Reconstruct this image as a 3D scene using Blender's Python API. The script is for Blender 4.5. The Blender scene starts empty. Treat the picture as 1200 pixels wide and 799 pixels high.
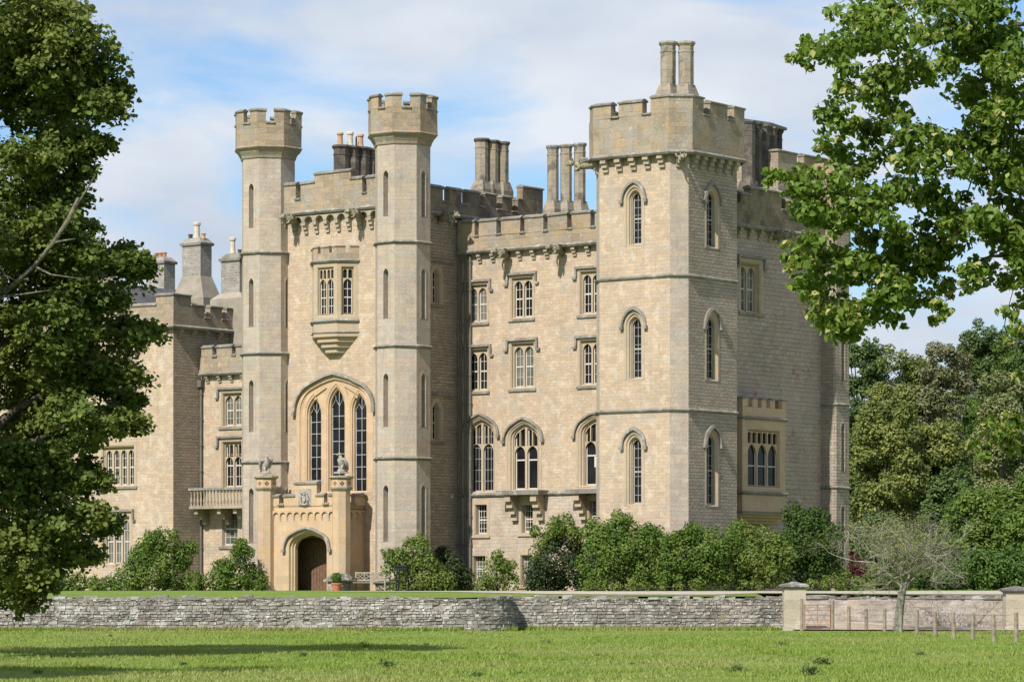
import bpy, bmesh, math, random
import numpy as np
from mathutils import Vector, noise
from mathutils.geometry import delaunay_2d_cdt
rad = math.radians
random.seed(7); RNG = np.random.default_rng(11)
scene = bpy.context.scene
COL = scene.collection

# ------------------------------------------------------------------ camera, sky, sun, exposure
F, HZ, EYE = 3866.0, 682.0, 2.25          # focal length in photo pixels, horizon row, eye height
cam_d = bpy.data.cameras.new('camera'); cam = bpy.data.objects.new('camera', cam_d); COL.objects.link(cam)
cam.location = (0, 0, EYE); cam.rotation_euler = (rad(90), 0, 0)
cam_d.sensor_width = 36; cam_d.lens = 36 * F / 1200; cam_d.shift_y = (HZ - 399.5) / 1200
cam_d.clip_start = .5; cam_d.clip_end = 5000
scene.camera = cam

YAW = math.atan2(-.604, .797)
U = (math.cos(YAW), math.sin(YAW)); V = (-math.sin(YAW), math.cos(YAW))    # along the front, and into the house
OX, OY, ZB = (472.0 - 600) / F * 178.0, 178.0, 1.72
SUN_EL, SUN_A = rad(43), rad(6.3)
sh = (-V[0] * math.cos(SUN_A) + U[0] * math.sin(SUN_A), -V[1] * math.cos(SUN_A) + U[1] * math.sin(SUN_A))
SUN = Vector((sh[0] * math.cos(SUN_EL), sh[1] * math.cos(SUN_EL), math.sin(SUN_EL)))

world = bpy.data.worlds.new('World'); scene.world = world; world.use_nodes = True
nt = world.node_tree; nt.nodes.clear()
def wn(t, **k):
    n = nt.nodes.new(t)
    for a, b in k.items(): setattr(n, a, b)
    return n
w_out = wn('ShaderNodeOutputWorld'); bg = wn('ShaderNodeBackground'); bg.inputs['Strength'].default_value = .072
sky = wn('ShaderNodeTexSky', sky_type='NISHITA', sun_disc=False, sun_elevation=SUN_EL, sun_rotation=math.atan2(SUN.x, SUN.y))
sky.air_density = 1.0; sky.dust_density = .6; sky.ozone_density = 1.3
tc = wn('ShaderNodeTexCoord')
mp = wn('ShaderNodeMapping'); mp.inputs['Scale'].default_value = (9, 9, 26); mp.inputs['Location'].default_value = (3.1, 1.7, .35)
nz = wn('ShaderNodeTexNoise'); nz.inputs['Scale'].default_value = 1.0; nz.inputs['Detail'].default_value = 9; nz.inputs['Roughness'].default_value = .52
nz.inputs['Distortion'].default_value = .35
rmp = wn('ShaderNodeValToRGB'); rmp.color_ramp.elements[0].position = .41; rmp.color_ramp.elements[1].position = .58
rmp.color_ramp.elements[0].color = (.08, .08, .08, 1); rmp.color_ramp.elements[1].color = (1, 1, 1, 1)
mp2 = wn('ShaderNodeMapping'); mp2.inputs['Scale'].default_value = (14, 14, 34); mp2.inputs['Location'].default_value = (8.1, .7, 2.35)
nz2 = wn('ShaderNodeTexNoise'); nz2.inputs['Scale'].default_value = 1.0; nz2.inputs['Detail'].default_value = 7
rm2 = wn('ShaderNodeValToRGB'); rm2.color_ramp.elements[0].position = .3; rm2.color_ramp.elements[1].position = .7
rm2.color_ramp.elements[0].color = (5.9, 6.7, 8.0, 1); rm2.color_ramp.elements[1].color = (8.4, 8.9, 9.6, 1)
mx = wn('ShaderNodeMix', data_type='RGBA')
tint = wn('ShaderNodeMix', data_type='RGBA', blend_type='MULTIPLY'); tint.inputs[0].default_value = 1.0; tint.inputs[7].default_value = (.92, 1.2, 1.5, 1)
L = nt.links.new
L(tc.outputs['Generated'], mp.inputs['Vector']); L(mp.outputs[0], nz.inputs['Vector']); L(nz.outputs['Fac'], rmp.inputs[0])
L(tc.outputs['Generated'], mp2.inputs['Vector']); L(mp2.outputs[0], nz2.inputs['Vector']); L(nz2.outputs['Fac'], rm2.inputs[0])
L(sky.outputs[0], tint.inputs[6]); L(rmp.outputs[0], mx.inputs[0]); L(tint.outputs[2], mx.inputs[6]); L(rm2.outputs[0], mx.inputs[7])
L(mx.outputs[2], bg.inputs['Color']); L(bg.outputs[0], w_out.inputs[0])

sun_d = bpy.data.lights.new('sun', 'SUN'); sun_d.energy = 4.7; sun_d.angle = rad(.55); sun_d.color = (1, .955, .905)
sun = bpy.data.objects.new('sun', sun_d); COL.objects.link(sun); sun.location = (-40, 60, 60)
sun.rotation_euler = (-SUN).to_track_quat('-Z', 'Y').to_euler()
vs = scene.view_settings; vs.view_transform = 'Standard'; vs.look = 'None'; vs.gamma = 1; vs.use_curve_mapping = False
vs.exposure = .42
scene.cycles.max_bounces = 6; scene.cycles.transparent_max_bounces = 8

# ------------------------------------------------------------------ object helpers
def tag(o, label=None, cat=None, group=None, kind=None):
    if label: o['label'] = label
    if cat: o['category'] = cat
    if group: o['group'] = group
    if kind: o['kind'] = kind
    return o
def empty(name, loc, rz=0):
    o = bpy.data.objects.new(name, None); COL.objects.link(o); o.location = loc; o.rotation_euler = (0, 0, rz); o.empty_display_size = .3
    return o
def copy_tree(o, parent=None):
    c = o.copy(); COL.objects.link(c); c.parent = parent
    for ch in list(o.children): copy_tree(ch, c)
    return c

class MB:
    """collects faces, then links them as one mesh object"""
    def __init__(s): s.v = []; s.f = []; s.m = []
    def add(s, vs, fs, mi=0):
        b = len(s.v); s.v += [tuple(p) for p in vs]; s.f += [tuple(b + i for i in f) for f in fs]; s.m += [mi] * len(fs)
    def hexa(s, p, mi=0):      # 8 points: bottom 4 then top 4
        s.add(p, [(0, 3, 2, 1), (4, 5, 6, 7), (0, 1, 5, 4), (1, 2, 6, 5), (2, 3, 7, 6), (3, 0, 4, 7)], mi)
    def box(s, x0, x1, y0, y1, z0, z1, mi=0):
        s.hexa([(x0, y0, z0), (x1, y0, z0), (x1, y1, z0), (x0, y1, z0), (x0, y0, z1), (x1, y0, z1), (x1, y1, z1), (x0, y1, z1)], mi)
    def frust(s, c, z0, z1, a0, a1, b0=None, b1=None):   # box with different base and top half sizes
        b0 = a0 if b0 is None else b0; b1 = a1 if b1 is None else b1
        x, y = c
        s.hexa([(x - a0, y - b0, z0), (x + a0, y - b0, z0), (x + a0, y + b0, z0), (x - a0, y + b0, z0),
                (x - a1, y - b1, z1), (x + a1, y - b1, z1), (x + a1, y + b1, z1), (x - a1, y + b1, z1)])
    def fbox(s, F_, s0, s1, z0, z1, d0, d1, mi=0):
        q = [F_.pt(a, z, d) for z in (z0, z1) for a, d in ((s0, d0), (s1, d0), (s1, d1), (s0, d1))]
        s.hexa(q, mi)
    def tube(s, pts, rs, n=8, cap=True, mi=0):
        pts = [Vector(p) for p in pts]; vs = []
        a = None
        for i, p in enumerate(pts):
            d = (pts[min(i + 1, len(pts) - 1)] - pts[max(i - 1, 0)]).normalized()
            if a is None:
                a = d.orthogonal().normalized()
            else:
                a = (a - d * a.dot(d)); a = a.normalized() if a.length > 1e-6 else d.orthogonal().normalized()
            b = d.cross(a)
            for k in range(n):
                t = 2 * math.pi * k / n; vs.append(p + (a * math.cos(t) + b * math.sin(t)) * rs[i])
        fs = [(i * n + k, i * n + (k + 1) % n, (i + 1) * n + (k + 1) % n, (i + 1) * n + k) for i in range(len(pts) - 1) for k in range(n)]
        if cap: fs += [tuple(range(n - 1, -1, -1)), tuple((len(pts) - 1) * n + k for k in range(n))]
        s.add(vs, fs, mi)
    def ngon_prism(s, c, z0, z1, r0, r1, n=8, ph=None, mi=0):
        ph = math.pi / n if ph is None else ph
        vs = [(c[0] + r * math.cos(ph + 2 * math.pi * k / n), c[1] + r * math.sin(ph + 2 * math.pi * k / n), z) for z, r in ((z0, r0), (z1, r1)) for k in range(n)]
        s.add(vs, [(k, (k + 1) % n, n + (k + 1) % n, n + k) for k in range(n)] + [tuple(range(n - 1, -1, -1)), tuple(range(n, 2 * n))], mi)
    def ball(s, c, r, nu=10, nv=7, mi=0):
        r = r if hasattr(r, '__len__') else (r, r, r)
        vs = [(c[0], c[1], c[2] - r[2])]
        for j in range(1, nv):
            t = math.pi * j / nv
            for k in range(nu):
                p = 2 * math.pi * k / nu; vs.append((c[0] + r[0] * math.sin(t) * math.cos(p), c[1] + r[1] * math.sin(t) * math.sin(p), c[2] - r[2] * math.cos(t)))
        vs.append((c[0], c[1], c[2] + r[2])); last = len(vs) - 1
        fs = [(0, 1 + (k + 1) % nu, 1 + k) for k in range(nu)]
        for j in range(nv - 2):
            for k in range(nu):
                a = 1 + j * nu; fs.append((a + k, a + (k + 1) % nu, a + nu + (k + 1) % nu, a + nu + k))
        a = 1 + (nv - 2) * nu; fs += [(a + k, a + (k + 1) % nu, last) for k in range(nu)]
        s.add(vs, fs, mi)
    def sweep(s, path, prof, closed=False, mi=0):
        n = len(path); P_ = [Vector(p) for p in path]; vs = []; m = len(prof)
        for i in range(n):
            d0 = (P_[i] - P_[i - 1]).normalized() if (i > 0 or closed) else None
            d1 = (P_[(i + 1) % n] - P_[i]).normalized() if (i < n - 1 or closed) else None
            d0 = d0 or d1; d1 = d1 or d0
            n0 = Vector((d0.y, -d0.x)); n1 = Vector((d1.y, -d1.x)); mm = (n0 + n1) / max(.2, 1 + n0.dot(n1))
            for d, z in prof: q = P_[i] + mm * d; vs.append((q.x, q.y, z))
        fs = []
        for i in range(n if closed else n - 1):
            j = (i + 1) % n
            for k in range(m): fs.append((i * m + k, j * m + k, j * m + (k + 1) % m, i * m + (k + 1) % m))
        if not closed: fs += [tuple(range(m)), tuple((n - 1) * m + k for k in range(m - 1, -1, -1))]
        s.add(vs, fs, mi)
    def plate(s, F_, outer, holes, d0, d1=None, back=False, mi=0):
        pts, edges = [], []
        for loop in [outer] + holes:
            b = len(pts); pts += [Vector(p) for p in loop]; edges += [(b + i, b + (i + 1) % len(loop)) for i in range(len(loop))]
        V2, E2, F2, *_ = delaunay_2d_cdt(pts, edges, [], 0, 1e-5)
        keep = []
        for f in F2:
            cx = sum(V2[i].x for i in f) / len(f); cz = sum(V2[i].y for i in f) / len(f)
            if inside(cx, cz, outer) and not any(inside(cx, cz, h) for h in holes): keep.append(tuple(f))
        s.add([F_.pt(p.x, p.y, d0) for p in V2], keep, mi)
        if d1 is not None:
            for loop in [outer] + holes:
                n = len(loop); s.add([F_.pt(p[0], p[1], d) for d in (d0, d1) for p in loop], [(i, (i + 1) % n, n + (i + 1) % n, n + i) for i in range(n)], mi)
            if back: s.add([F_.pt(p.x, p.y, d1) for p in V2], keep, mi)
    def loft(s, F_, loops, mi=0):       # loops: [(points, depth)...]
        for (a, da), (b, db) in zip(loops, loops[1:]):
            n = len(a); s.add([F_.pt(p[0], p[1], da) for p in a] + [F_.pt(p[0], p[1], db) for p in b], [(i, (i + 1) % n, n + (i + 1) % n, n + i) for i in range(n)], mi)
    def build(s, name, mats, parent=None, smooth=False, loc=None):
        if name in ('coping', 'string_course', 'battlement', 'hood_mould'):      # worn, slightly settled stones
            s.v = [tuple(Vector(p) + noise.noise_vector(Vector(p) * 1.7) * .035) for p in s.v]
        me = bpy.data.meshes.new(name); me.from_pydata(s.v, [], s.f)
        for m_ in (mats if isinstance(mats, (list, tuple)) else [mats]): me.materials.append(m_)
        if any(s.m): me.polygons.foreach_set('material_index', s.m)
        if smooth: me.polygons.foreach_set('use_smooth', [True] * len(me.polygons))
        me.update()
        o = bpy.data.objects.new(name, me); COL.objects.link(o)
        if parent: o.parent = parent
        if loc is not None: o.location = loc
        return o

def inside(x, y, poly):
    r = False; n = len(poly)
    for i in range(n):
        x0, y0 = poly[i][0], poly[i][1]; x1, y1 = poly[(i + 1) % n][0], poly[(i + 1) % n][1]
        if (y0 > y) != (y1 > y) and x < (x1 - x0) * (y - y0) / (y1 - y0) + x0: r = not r
    return r

class Face:
    """a vertical plane of the house in house coordinates; s runs to the right seen from outside"""
    def __init__(s, o, d):
        L_ = math.hypot(*d); s.o = o; s.d = (d[0] / L_, d[1] / L_); s.n = (s.d[1], -s.d[0]); s.holes = []
    def pt(s, a, z, dep=0): return (s.o[0] + s.d[0] * a - s.n[0] * dep, s.o[1] + s.d[1] * a - s.n[1] * dep, z)
    def S(s, px):
        k = (px - 600) / F
        X0 = OX + U[0] * s.o[0] + V[0] * s.o[1]; Y0 = OY + U[1] * s.o[0] + V[1] * s.o[1]
        Xd = U[0] * s.d[0] + V[0] * s.d[1]; Yd = U[1] * s.d[0] + V[1] * s.d[1]
        return (k * Y0 - X0) / (Xd - k * Yd)
    def Z(s, py, a):
        p = s.pt(a, 0); return zat(py, p[0], p[1])
    def shift(s, dep): return Face((s.o[0] - s.n[0] * dep, s.o[1] - s.n[1] * dep), s.d)
def zat(py, u, v): return (HZ - py) * (OY + U[1] * u + V[1] * v) / F + EYE - ZB
def uat(px, v): return Face((0, v), (1, 0)).S(px)
def vat(px, u): return Face((u, 0), (0, 1)).S(px)
def wp(px, py, Y): return Vector(((px - 600) / F * Y, Y, EYE + (HZ - py) / F * Y))

# ------------------------------------------------------------------ materials
def new_mat(name):
    m = bpy.data.materials.new(name); m.use_nodes = True; t = m.node_tree; b = t.nodes['Principled BSDF']
    def N(ty, **k):
        n = t.nodes.new(ty)
        for a, c in k.items():
            if a in n.inputs.keys() if isinstance(a, str) and not hasattr(n, a) else False: n.inputs[a].default_value = c
            else: setattr(n, a, c)
        return n
    return m, t, b, N
def c4(c): return (c[0], c[1], c[2], 1)
def noise_node(t, vec, scale, detail=4, rough=.55):
    n = t.nodes.new('ShaderNodeTexNoise'); n.inputs['Scale'].default_value = scale; n.inputs['Detail'].default_value = detail; n.inputs['Roughness'].default_value = rough
    if vec: t.links.new(vec, n.inputs['Vector'])
    return n.outputs['Fac']
def ramp(t, fac, p0, p1, c0=(0, 0, 0), c1=(1, 1, 1)):
    r = t.nodes.new('ShaderNodeValToRGB'); e = r.color_ramp.elements; e[0].position = p0; e[1].position = p1; e[0].color = c4(c0); e[1].color = c4(c1)
    t.links.new(fac, r.inputs[0]); return r.outputs[0]
def mixc(t, fac, a, b, blend='MIX'):
    m = t.nodes.new('ShaderNodeMix'); m.data_type = 'RGBA'; m.blend_type = blend
    for v, i in ((fac, 0), (a, 6), (b, 7)):
        if hasattr(v, 'links') or hasattr(v, 'is_linked'): t.links.new(v, m.inputs[i])
        else: m.inputs[i].default_value = v if i == 0 else c4(v)
    return m.outputs[2]
def math_(t, op, a, b=None):
    m = t.nodes.new('ShaderNodeMath'); m.operation = op
    for v, i in ((a, 0), (b, 1)):
        if v is None: continue
        if hasattr(v, 'is_linked'): t.links.new(v, m.inputs[i])
        else: m.inputs[i].default_value = v
    return m.outputs[0]
def vmath(t, op, a, b):
    m = t.nodes.new('ShaderNodeVectorMath'); m.operation = op
    for v, i in ((a, 0), (b, 1)):
        if hasattr(v, 'is_linked'): t.links.new(v, m.inputs[i])
        else: m.inputs[i].default_value = v
    return m.outputs[1 if op == 'DOT_PRODUCT' else 0]

def stone(name, c1, c2, mortar, row=.27, bw=.62, mort=.012, mpow=1.0, patches=(), bump=.35, rough=.9, var=.25, streak=0, wob_=1.0, c3=None):
    m, t, b, N = new_mat(name)
    tcn = t.nodes.new('ShaderNodeTexCoord'); Pn, Nn = tcn.outputs['Object'], tcn.outputs['Normal']
    tv = t.nodes.new('ShaderNodeVectorMath'); tv.operation = 'CROSS_PRODUCT'; t.links.new(Nn, tv.inputs[0]); tv.inputs[1].default_value = (0, 0, 1)
    s_ = vmath(t, 'DOT_PRODUCT', Pn, tv.outputs[0])
    sep = t.nodes.new('ShaderNodeSeparateXYZ'); t.links.new(Pn, sep.inputs[0])
    n1 = noise_node(t, Pn, 3.1, 2)
    wob = math_(t, 'MULTIPLY', math_(t, 'SUBTRACT', n1, .5), row * .28 * wob_)
    cz = t.nodes.new('ShaderNodeCombineXYZ'); t.links.new(sep.outputs[2], cz.inputs[2])
    nzc = noise_node(t, cz.outputs[0], 1.6, 2)
    zz = math_(t, 'ADD', math_(t, 'ADD', sep.outputs[2], wob), math_(t, 'MULTIPLY', nzc, row * 1.6))
    ss = math_(t, 'ADD', s_, math_(t, 'MULTIPLY', math_(t, 'SUBTRACT', noise_node(t, Pn, 1.7, 2), .5), bw * .7))
    cv = t.nodes.new('ShaderNodeCombineXYZ'); t.links.new(ss, cv.inputs[0]); t.links.new(zz, cv.inputs[1])
    bt = t.nodes.new('ShaderNodeTexBrick'); t.links.new(cv.outputs[0], bt.inputs['Vector'])
    bt.offset = .43; bt.inputs['Scale'].default_value = 1; bt.inputs['Mortar Size'].default_value = mort; bt.inputs['Mortar Smooth'].default_value = .4
    bt.inputs['Brick Width'].default_value = bw; bt.inputs['Row Height'].default_value = row; bt.inputs['Bias'].default_value = -.1
    bt.inputs['Color1'].default_value = (0, 0, 0, 1); bt.inputs['Color2'].default_value = (1, 1, 1, 1); bt.inputs['Mortar'].default_value = (.5, .5, .5, 1); bt.inputs['Bias'].default_value = 0
    mean = [(a + b_) / 2 for a, b_ in zip(c1, c2)]; lum = sum(mean) / 3
    cr = t.nodes.new('ShaderNodeValToRGB'); t.links.new(bt.outputs['Color'], cr.inputs[0]); els = cr.color_ramp.elements
    stops = [(0, [x * .9 for x in c2]), (.22, c2), (.42, c1), (.6, c3 or [x * .55 + lum * .45 for x in mean]), (.8, [c1[0] * 1.03, c1[1] * .95, c1[2] * .88]), (1, [min(1, x * 1.1) for x in c1])]
    k_ = .58; stops = [(ps, [k_ * x + (1 - k_) * y for x, y in zip(cc, mean)]) for ps, cc in stops]
    els[0].position = 0; els[0].color = c4(stops[0][1]); els[1].position = 1; els[1].color = c4(stops[-1][1])
    for ps, cc in stops[1:-1]: e_ = els.new(ps); e_.color = c4(cc)
    col = mixc(t, bt.outputs['Fac'], cr.outputs[0], mortar)
    for pc, sc, lo, hi, amt in patches:
        f = ramp(t, noise_node(t, Pn, sc, 6, .6), lo, hi, (0, 0, 0), (amt, amt, amt))
        col = mixc(t, f, col, pc)
    fine = ramp(t, noise_node(t, Pn, 14, 5, .65), .25, .75, (1 - var,) * 3, (1 + var * .6,) * 3)
    col = mixc(t, 1.0, col, fine, 'MULTIPLY')
    big = ramp(t, noise_node(t, Pn, .45, 4, .6), .3, .7, (1 - var * .55,) * 3, (1.06,) * 3)
    col = mixc(t, 1.0, col, big, 'MULTIPLY')
    if streak:
        mpn = t.nodes.new('ShaderNodeMapping'); mpn.inputs['Scale'].default_value = (2.2, 2.2, .22); t.links.new(Pn, mpn.inputs[0])
        f = ramp(t, noise_node(t, mpn.outputs[0], 1.3, 5, .6), .5, .72, (0, 0, 0), (streak,) * 3)
        col = mixc(t, f, col, (.12, .11, .09))
    t.links.new(col, b.inputs['Base Color']); b.inputs['Roughness'].default_value = rough
    b.inputs['Specular IOR Level'].default_value = .2
    h = math_(t, 'ADD', math_(t, 'MULTIPLY', bt.outputs['Fac'], -1.0), math_(t, 'MULTIPLY', noise_node(t, Pn, 9, 5, .6), 1.1))
    bp = t.nodes.new('ShaderNodeBump'); bp.inputs['Strength'].default_value = bump; bp.inputs['Distance'].default_value = .05
    t.links.new(h, bp.inputs['Height']); t.links.new(bp.outputs[0], b.inputs['Normal'])
    return m

def plain(name, col, rough=.8, metal=0, var=.15, scale=6, bump=0, col2=None, spec=.3):
    m, t, b, N = new_mat(name)
    tcn = t.nodes.new('ShaderNodeTexCoord'); Pn = tcn.outputs['Object']
    n = noise_node(t, Pn, scale, 5, .6)
    a = [x * (1 - var) for x in col]; c = [x * (1 + var) for x in (col2 or col)]
    t.links.new(ramp(t, n, .3, .7, a, c), b.inputs['Base Color'])
    b.inputs['Roughness'].default_value = rough; b.inputs['Metallic'].default_value = metal; b.inputs['Specular IOR Level'].default_value = spec
    if bump:
        bp = t.nodes.new('ShaderNodeBump'); bp.inputs['Strength'].default_value = bump; bp.inputs['Distance'].default_value = .03
        t.links.new(noise_node(t, Pn, scale * 3, 5), bp.inputs['Height']); t.links.new(bp.outputs[0], b.inputs['Normal'])
    return m

def glass_mat(name, col, rough=.04):
    m, t, b, N = new_mat(name)
    tcn = t.nodes.new('ShaderNodeTexCoord'); Pn = tcn.outputs['Object']
    n = noise_node(t, Pn, .9, 2)
    t.links.new(ramp(t, n, .35, .65, [x * .55 for x in col], [x * 1.3 for x in col]), b.inputs['Base Color'])
    b.inputs['Roughness'].default_value = rough; b.inputs['Specular IOR Level'].default_value = .16; b.inputs['IOR'].default_value = 1.5
    bp = t.nodes.new('ShaderNodeBump'); bp.inputs['Strength'].default_value = .05; bp.inputs['Distance'].default_value = .05
    t.links.new(noise_node(t, Pn, 2.3, 2), bp.inputs['Height']); t.links.new(bp.outputs[0], b.inputs['Normal'])
    return m

def leaf_mat(name, ca, cb, cc=None, rough=.6, trans=.3, spec=.2, patch=.35):
    """ca..cb: leaf to leaf variation; cc: a third tone in drifts"""
    m, t, b, N = new_mat(name)
    g = t.nodes.new('ShaderNodeNewGeometry'); tcn = t.nodes.new('ShaderNodeTexCoord')
    col = ramp(t, g.outputs['Random Per Island'], .1, .9, ca, cb)
    if cc: col = mixc(t, ramp(t, noise_node(t, tcn.outputs['Object'], patch, 3), .45, .62), col, cc)
    t.links.new(col, b.inputs['Base Color']); b.inputs['Roughness'].default_value = rough; b.inputs['Specular IOR Level'].default_value = spec
    tr = t.nodes.new('ShaderNodeBsdfTranslucent'); t.links.new(mixc(t, 1.0, col, (1.15, 1.2, .6), 'MULTIPLY'), tr.inputs['Color'])
    ms = t.nodes.new('ShaderNodeMixShader'); ms.inputs[0].default_value = trans
    t.links.new(b.outputs[0], ms.inputs[1]); t.links.new(tr.outputs[0], ms.inputs[2])
    t.links.new(ms.outputs[0], t.nodes['Material Output'].inputs['Surface'])
    return m

GREY = (.30, .285, .25)
M = {}
M['wall'] = stone('coursed_rubble', (.495, .382, .264), (.41, .314, .22), (.385, .305, .225), row=.17, bw=.46, mort=.009,
                  patches=(((.45, .322, .232), .8, .52, .68, .45), ((.55, .455, .345), 1.9, .52, .62, .75), ((.36, .33, .285), .6, .54, .66, .5), ((.40, .29, .19), 2.7, .56, .64, .5), ((.36, .28, .20), 3.1, .62, .7, .6)), bump=.45, var=.2, streak=.14)
M['turret'] = stone('ashlar_turret', (.435, .35, .27), (.355, .30, .245), (.36, .305, .24), row=.24, bw=.6, mort=.01,
                  patches=(((.47, .385, .275), .8, .48, .66, .75), ((.36, .335, .285), .9, .5, .66, .6), ((.49, .44, .35), 2.6, .54, .66, .5)), bump=.4, var=.2, streak=.2)
M['side'] = stone('grey_rubble', (.455, .372, .282), (.33, .272, .21), (.225, .195, .155), row=.17, bw=.42, mort=.012, wob_=1.8,
                  patches=(((.37, .29, .215), .7, .5, .7, .6), (GREY, 1.1, .52, .68, .45), ((.45, .39, .30), 2.4, .54, .64, .5)), bump=1.0, var=.28, streak=.12)
M['pink'] = stone('pink_rubble', (.45, .36, .29), (.35, .275, .225), (.25, .205, .165), row=.24, bw=.5, mort=.014, wob_=2.2,
                  patches=(((.43, .34, .29), .5, .4, .62, .8), ((.40, .16, .10), 1.5, .645, .66, .75), ((.50, .43, .35), 2.2, .54, .66, .5)), bump=.8, var=.26)
M['base'] = stone('base_rubble', (.46, .375, .285), (.40, .315, .24), (.38, .315, .24), row=.2, bw=.44, mort=.011,
                  patches=(((.40, .22, .155), .9, .62, .67, .5), ((.52, .455, .36), 1.4, .48, .64, .75)), bump=.55, var=.25)
M['dressed'] = stone('dressed_stone', (.43, .345, .235), (.39, .31, .215), (.35, .28, .195), row=.33, bw=.9, mort=.005,
                  patches=((GREY, 1.1, .5, .72, .4), ((.45, .335, .205), .6, .5, .66, .5)), bump=.2, var=.15)
M['porch'] = stone('ochre_ashlar', (.52, .372, .228), (.47, .335, .205), (.40, .29, .185), row=.36, bw=.85, mort=.004,
                  patches=(((.39, .295, .185), .8, .52, .72, .6), ((.40, .345, .26), .6, .56, .72, .5)), bump=.2, var=.16, streak=.12)
M['parapet'] = stone('weathered_ashlar', (.40, .305, .20), (.28, .225, .16), (.235, .205, .155), row=.34, bw=.7, mort=.008,
                  patches=(((.40, .30, .165), 1.3, .52, .62, .6), ((.29, .27, .23), .9, .48, .62, .7), ((.23, .195, .14), 1.9, .56, .68, .6), ((.50, .45, .36), 2.8, .6, .68, .6)), bump=.45, var=.3, streak=.22)
M['parapet_d'] = stone('stained_shaded_ashlar', (.27, .215, .14), (.19, .155, .11), (.12, .10, .075), row=.34, bw=.7, mort=.008,  # stained stone, with the shade of the flanks put into its darker colour
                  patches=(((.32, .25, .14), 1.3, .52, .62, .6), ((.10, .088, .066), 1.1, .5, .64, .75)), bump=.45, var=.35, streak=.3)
M['coping'] = stone('lichened_coping', (.27, .25, .21), (.22, .20, .17), (.13, .12, .10), row=3, bw=.9, mort=.01,
                  patches=(((.42, .40, .35), 2.5, .54, .65, .8), ((.13, .12, .095), 1.6, .5, .66, .65), ((.34, .29, .15), 1.3, .62, .7, .35)), bump=.4, var=.3)
M['corbel'] = stone('corbel_stone', (.39, .33, .24), (.34, .285, .21), (.24, .205, .15), row=3, bw=3, mort=.004,
                  patches=(((.20, .18, .14), 1.7, .5, .68, .6),), bump=.35, var=.3)
M['gargoyle'] = plain('mossy_carving', (.20, .18, .115), .95, var=.45, scale=9, bump=.6, col2=(.26, .235, .16))
M['soot'] = stone('sooty_stone', (.15, .13, .105), (.10, .088, .073), (.075, .066, .055), row=.4, bw=.8, mort=.008,
                  patches=(((.27, .23, .17), 1.6, .52, .66, .8), ((.05, .046, .042), .9, .5, .62, .7)), bump=.4, var=.4)
M['chim'] = stone('chimney_stone', (.34, .29, .205), (.285, .245, .18), (.18, .155, .12), row=.36, bw=.6, mort=.008,
                  patches=(((.39, .31, .185), 1.2, .5, .64, .6), ((.12, .105, .085), 1.3, .55, .64, .8), ((.35, .335, .29), 2, .5, .66, .5)), bump=.4, var=.3)
M['rubble'] = stone('chimney_rubble', (.36, .33, .28), (.25, .225, .195), (.45, .41, .34), row=.15, bw=.28, mort=.022,
                  patches=(((.45, .42, .36), 1.8, .5, .66, .6),), bump=.8, var=.4)
M['harl'] = plain('old_render', (.27, .235, .18), .95, var=.25, scale=1.4, bump=.3)
M['slate'] = stone('slate', (.12, .115, .12), (.09, .088, .095), (.05, .05, .05), row=.25, bw=.3, mort=.008, patches=(((.19, .185, .16), .8, .5, .7, .5),), bump=.3)
M['lead'] = plain('lead_sheet', (.22, .225, .235), .55, var=.2, scale=2)
M['pipe'] = plain('painted_pipe', (.13, .12, .10), .6, var=.2, scale=3)
M['glass'] = glass_mat('window_glass', (.012, .012, .013))
M['glass_b'] = glass_mat('window_glass_blue', (.03, .04, .062))
M['glass_p'] = glass_mat('window_glass_pale', (.12, .12, .105), .12)
M['white'] = plain('sash_paint', (.50, .46, .38), .6, var=.08, scale=4)
M['leading'] = plain('window_lead', (.33, .32, .29), .6, var=.2, scale=4)
M['pot'] = plain('clay_pot', (.42, .27, .16), .85, var=.25, scale=4)
M['potw'] = plain('pale_clay_pot', (.50, .44, .34), .85, var=.2, scale=4)
M['terra'] = plain('terracotta', (.42, .16, .075), .8, var=.15, scale=8)
M['statue'] = plain('carved_stone', (.30, .275, .235), .95, var=.4, scale=7, bump=.4)
M['dark'] = plain('dark_interior', (.03, .026, .022), .9)
M['door'] = plain('oak_door', (.15, .088, .05), .7, var=.3, scale=5)
M['bench'] = plain('weathered_teak', (.29, .26, .205), .85, var=.2, scale=9)
M['black'] = plain('black_iron', (.012, .012, .014), .5)
M['wallstone'] = stone('field_wall', (.27, .24, .21), (.185, .165, .145), (.11, .098, .085), row=.17, bw=.33, mort=.014, wob_=2.6,
                  patches=(((.25, .205, .17), .5, .42, .6, .6), ((.09, .082, .068), .8, .5, .64, .6), ((.20, .13, .10), 1.7, .6, .68, .35), ((.52, .505, .46), 1.5, .6, .64, .75), ((.50, .49, .45), 4.6, .58, .63, .8), ((.17, .15, .055), .7, .64, .72, .5)), bump=.9, var=.4)
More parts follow.
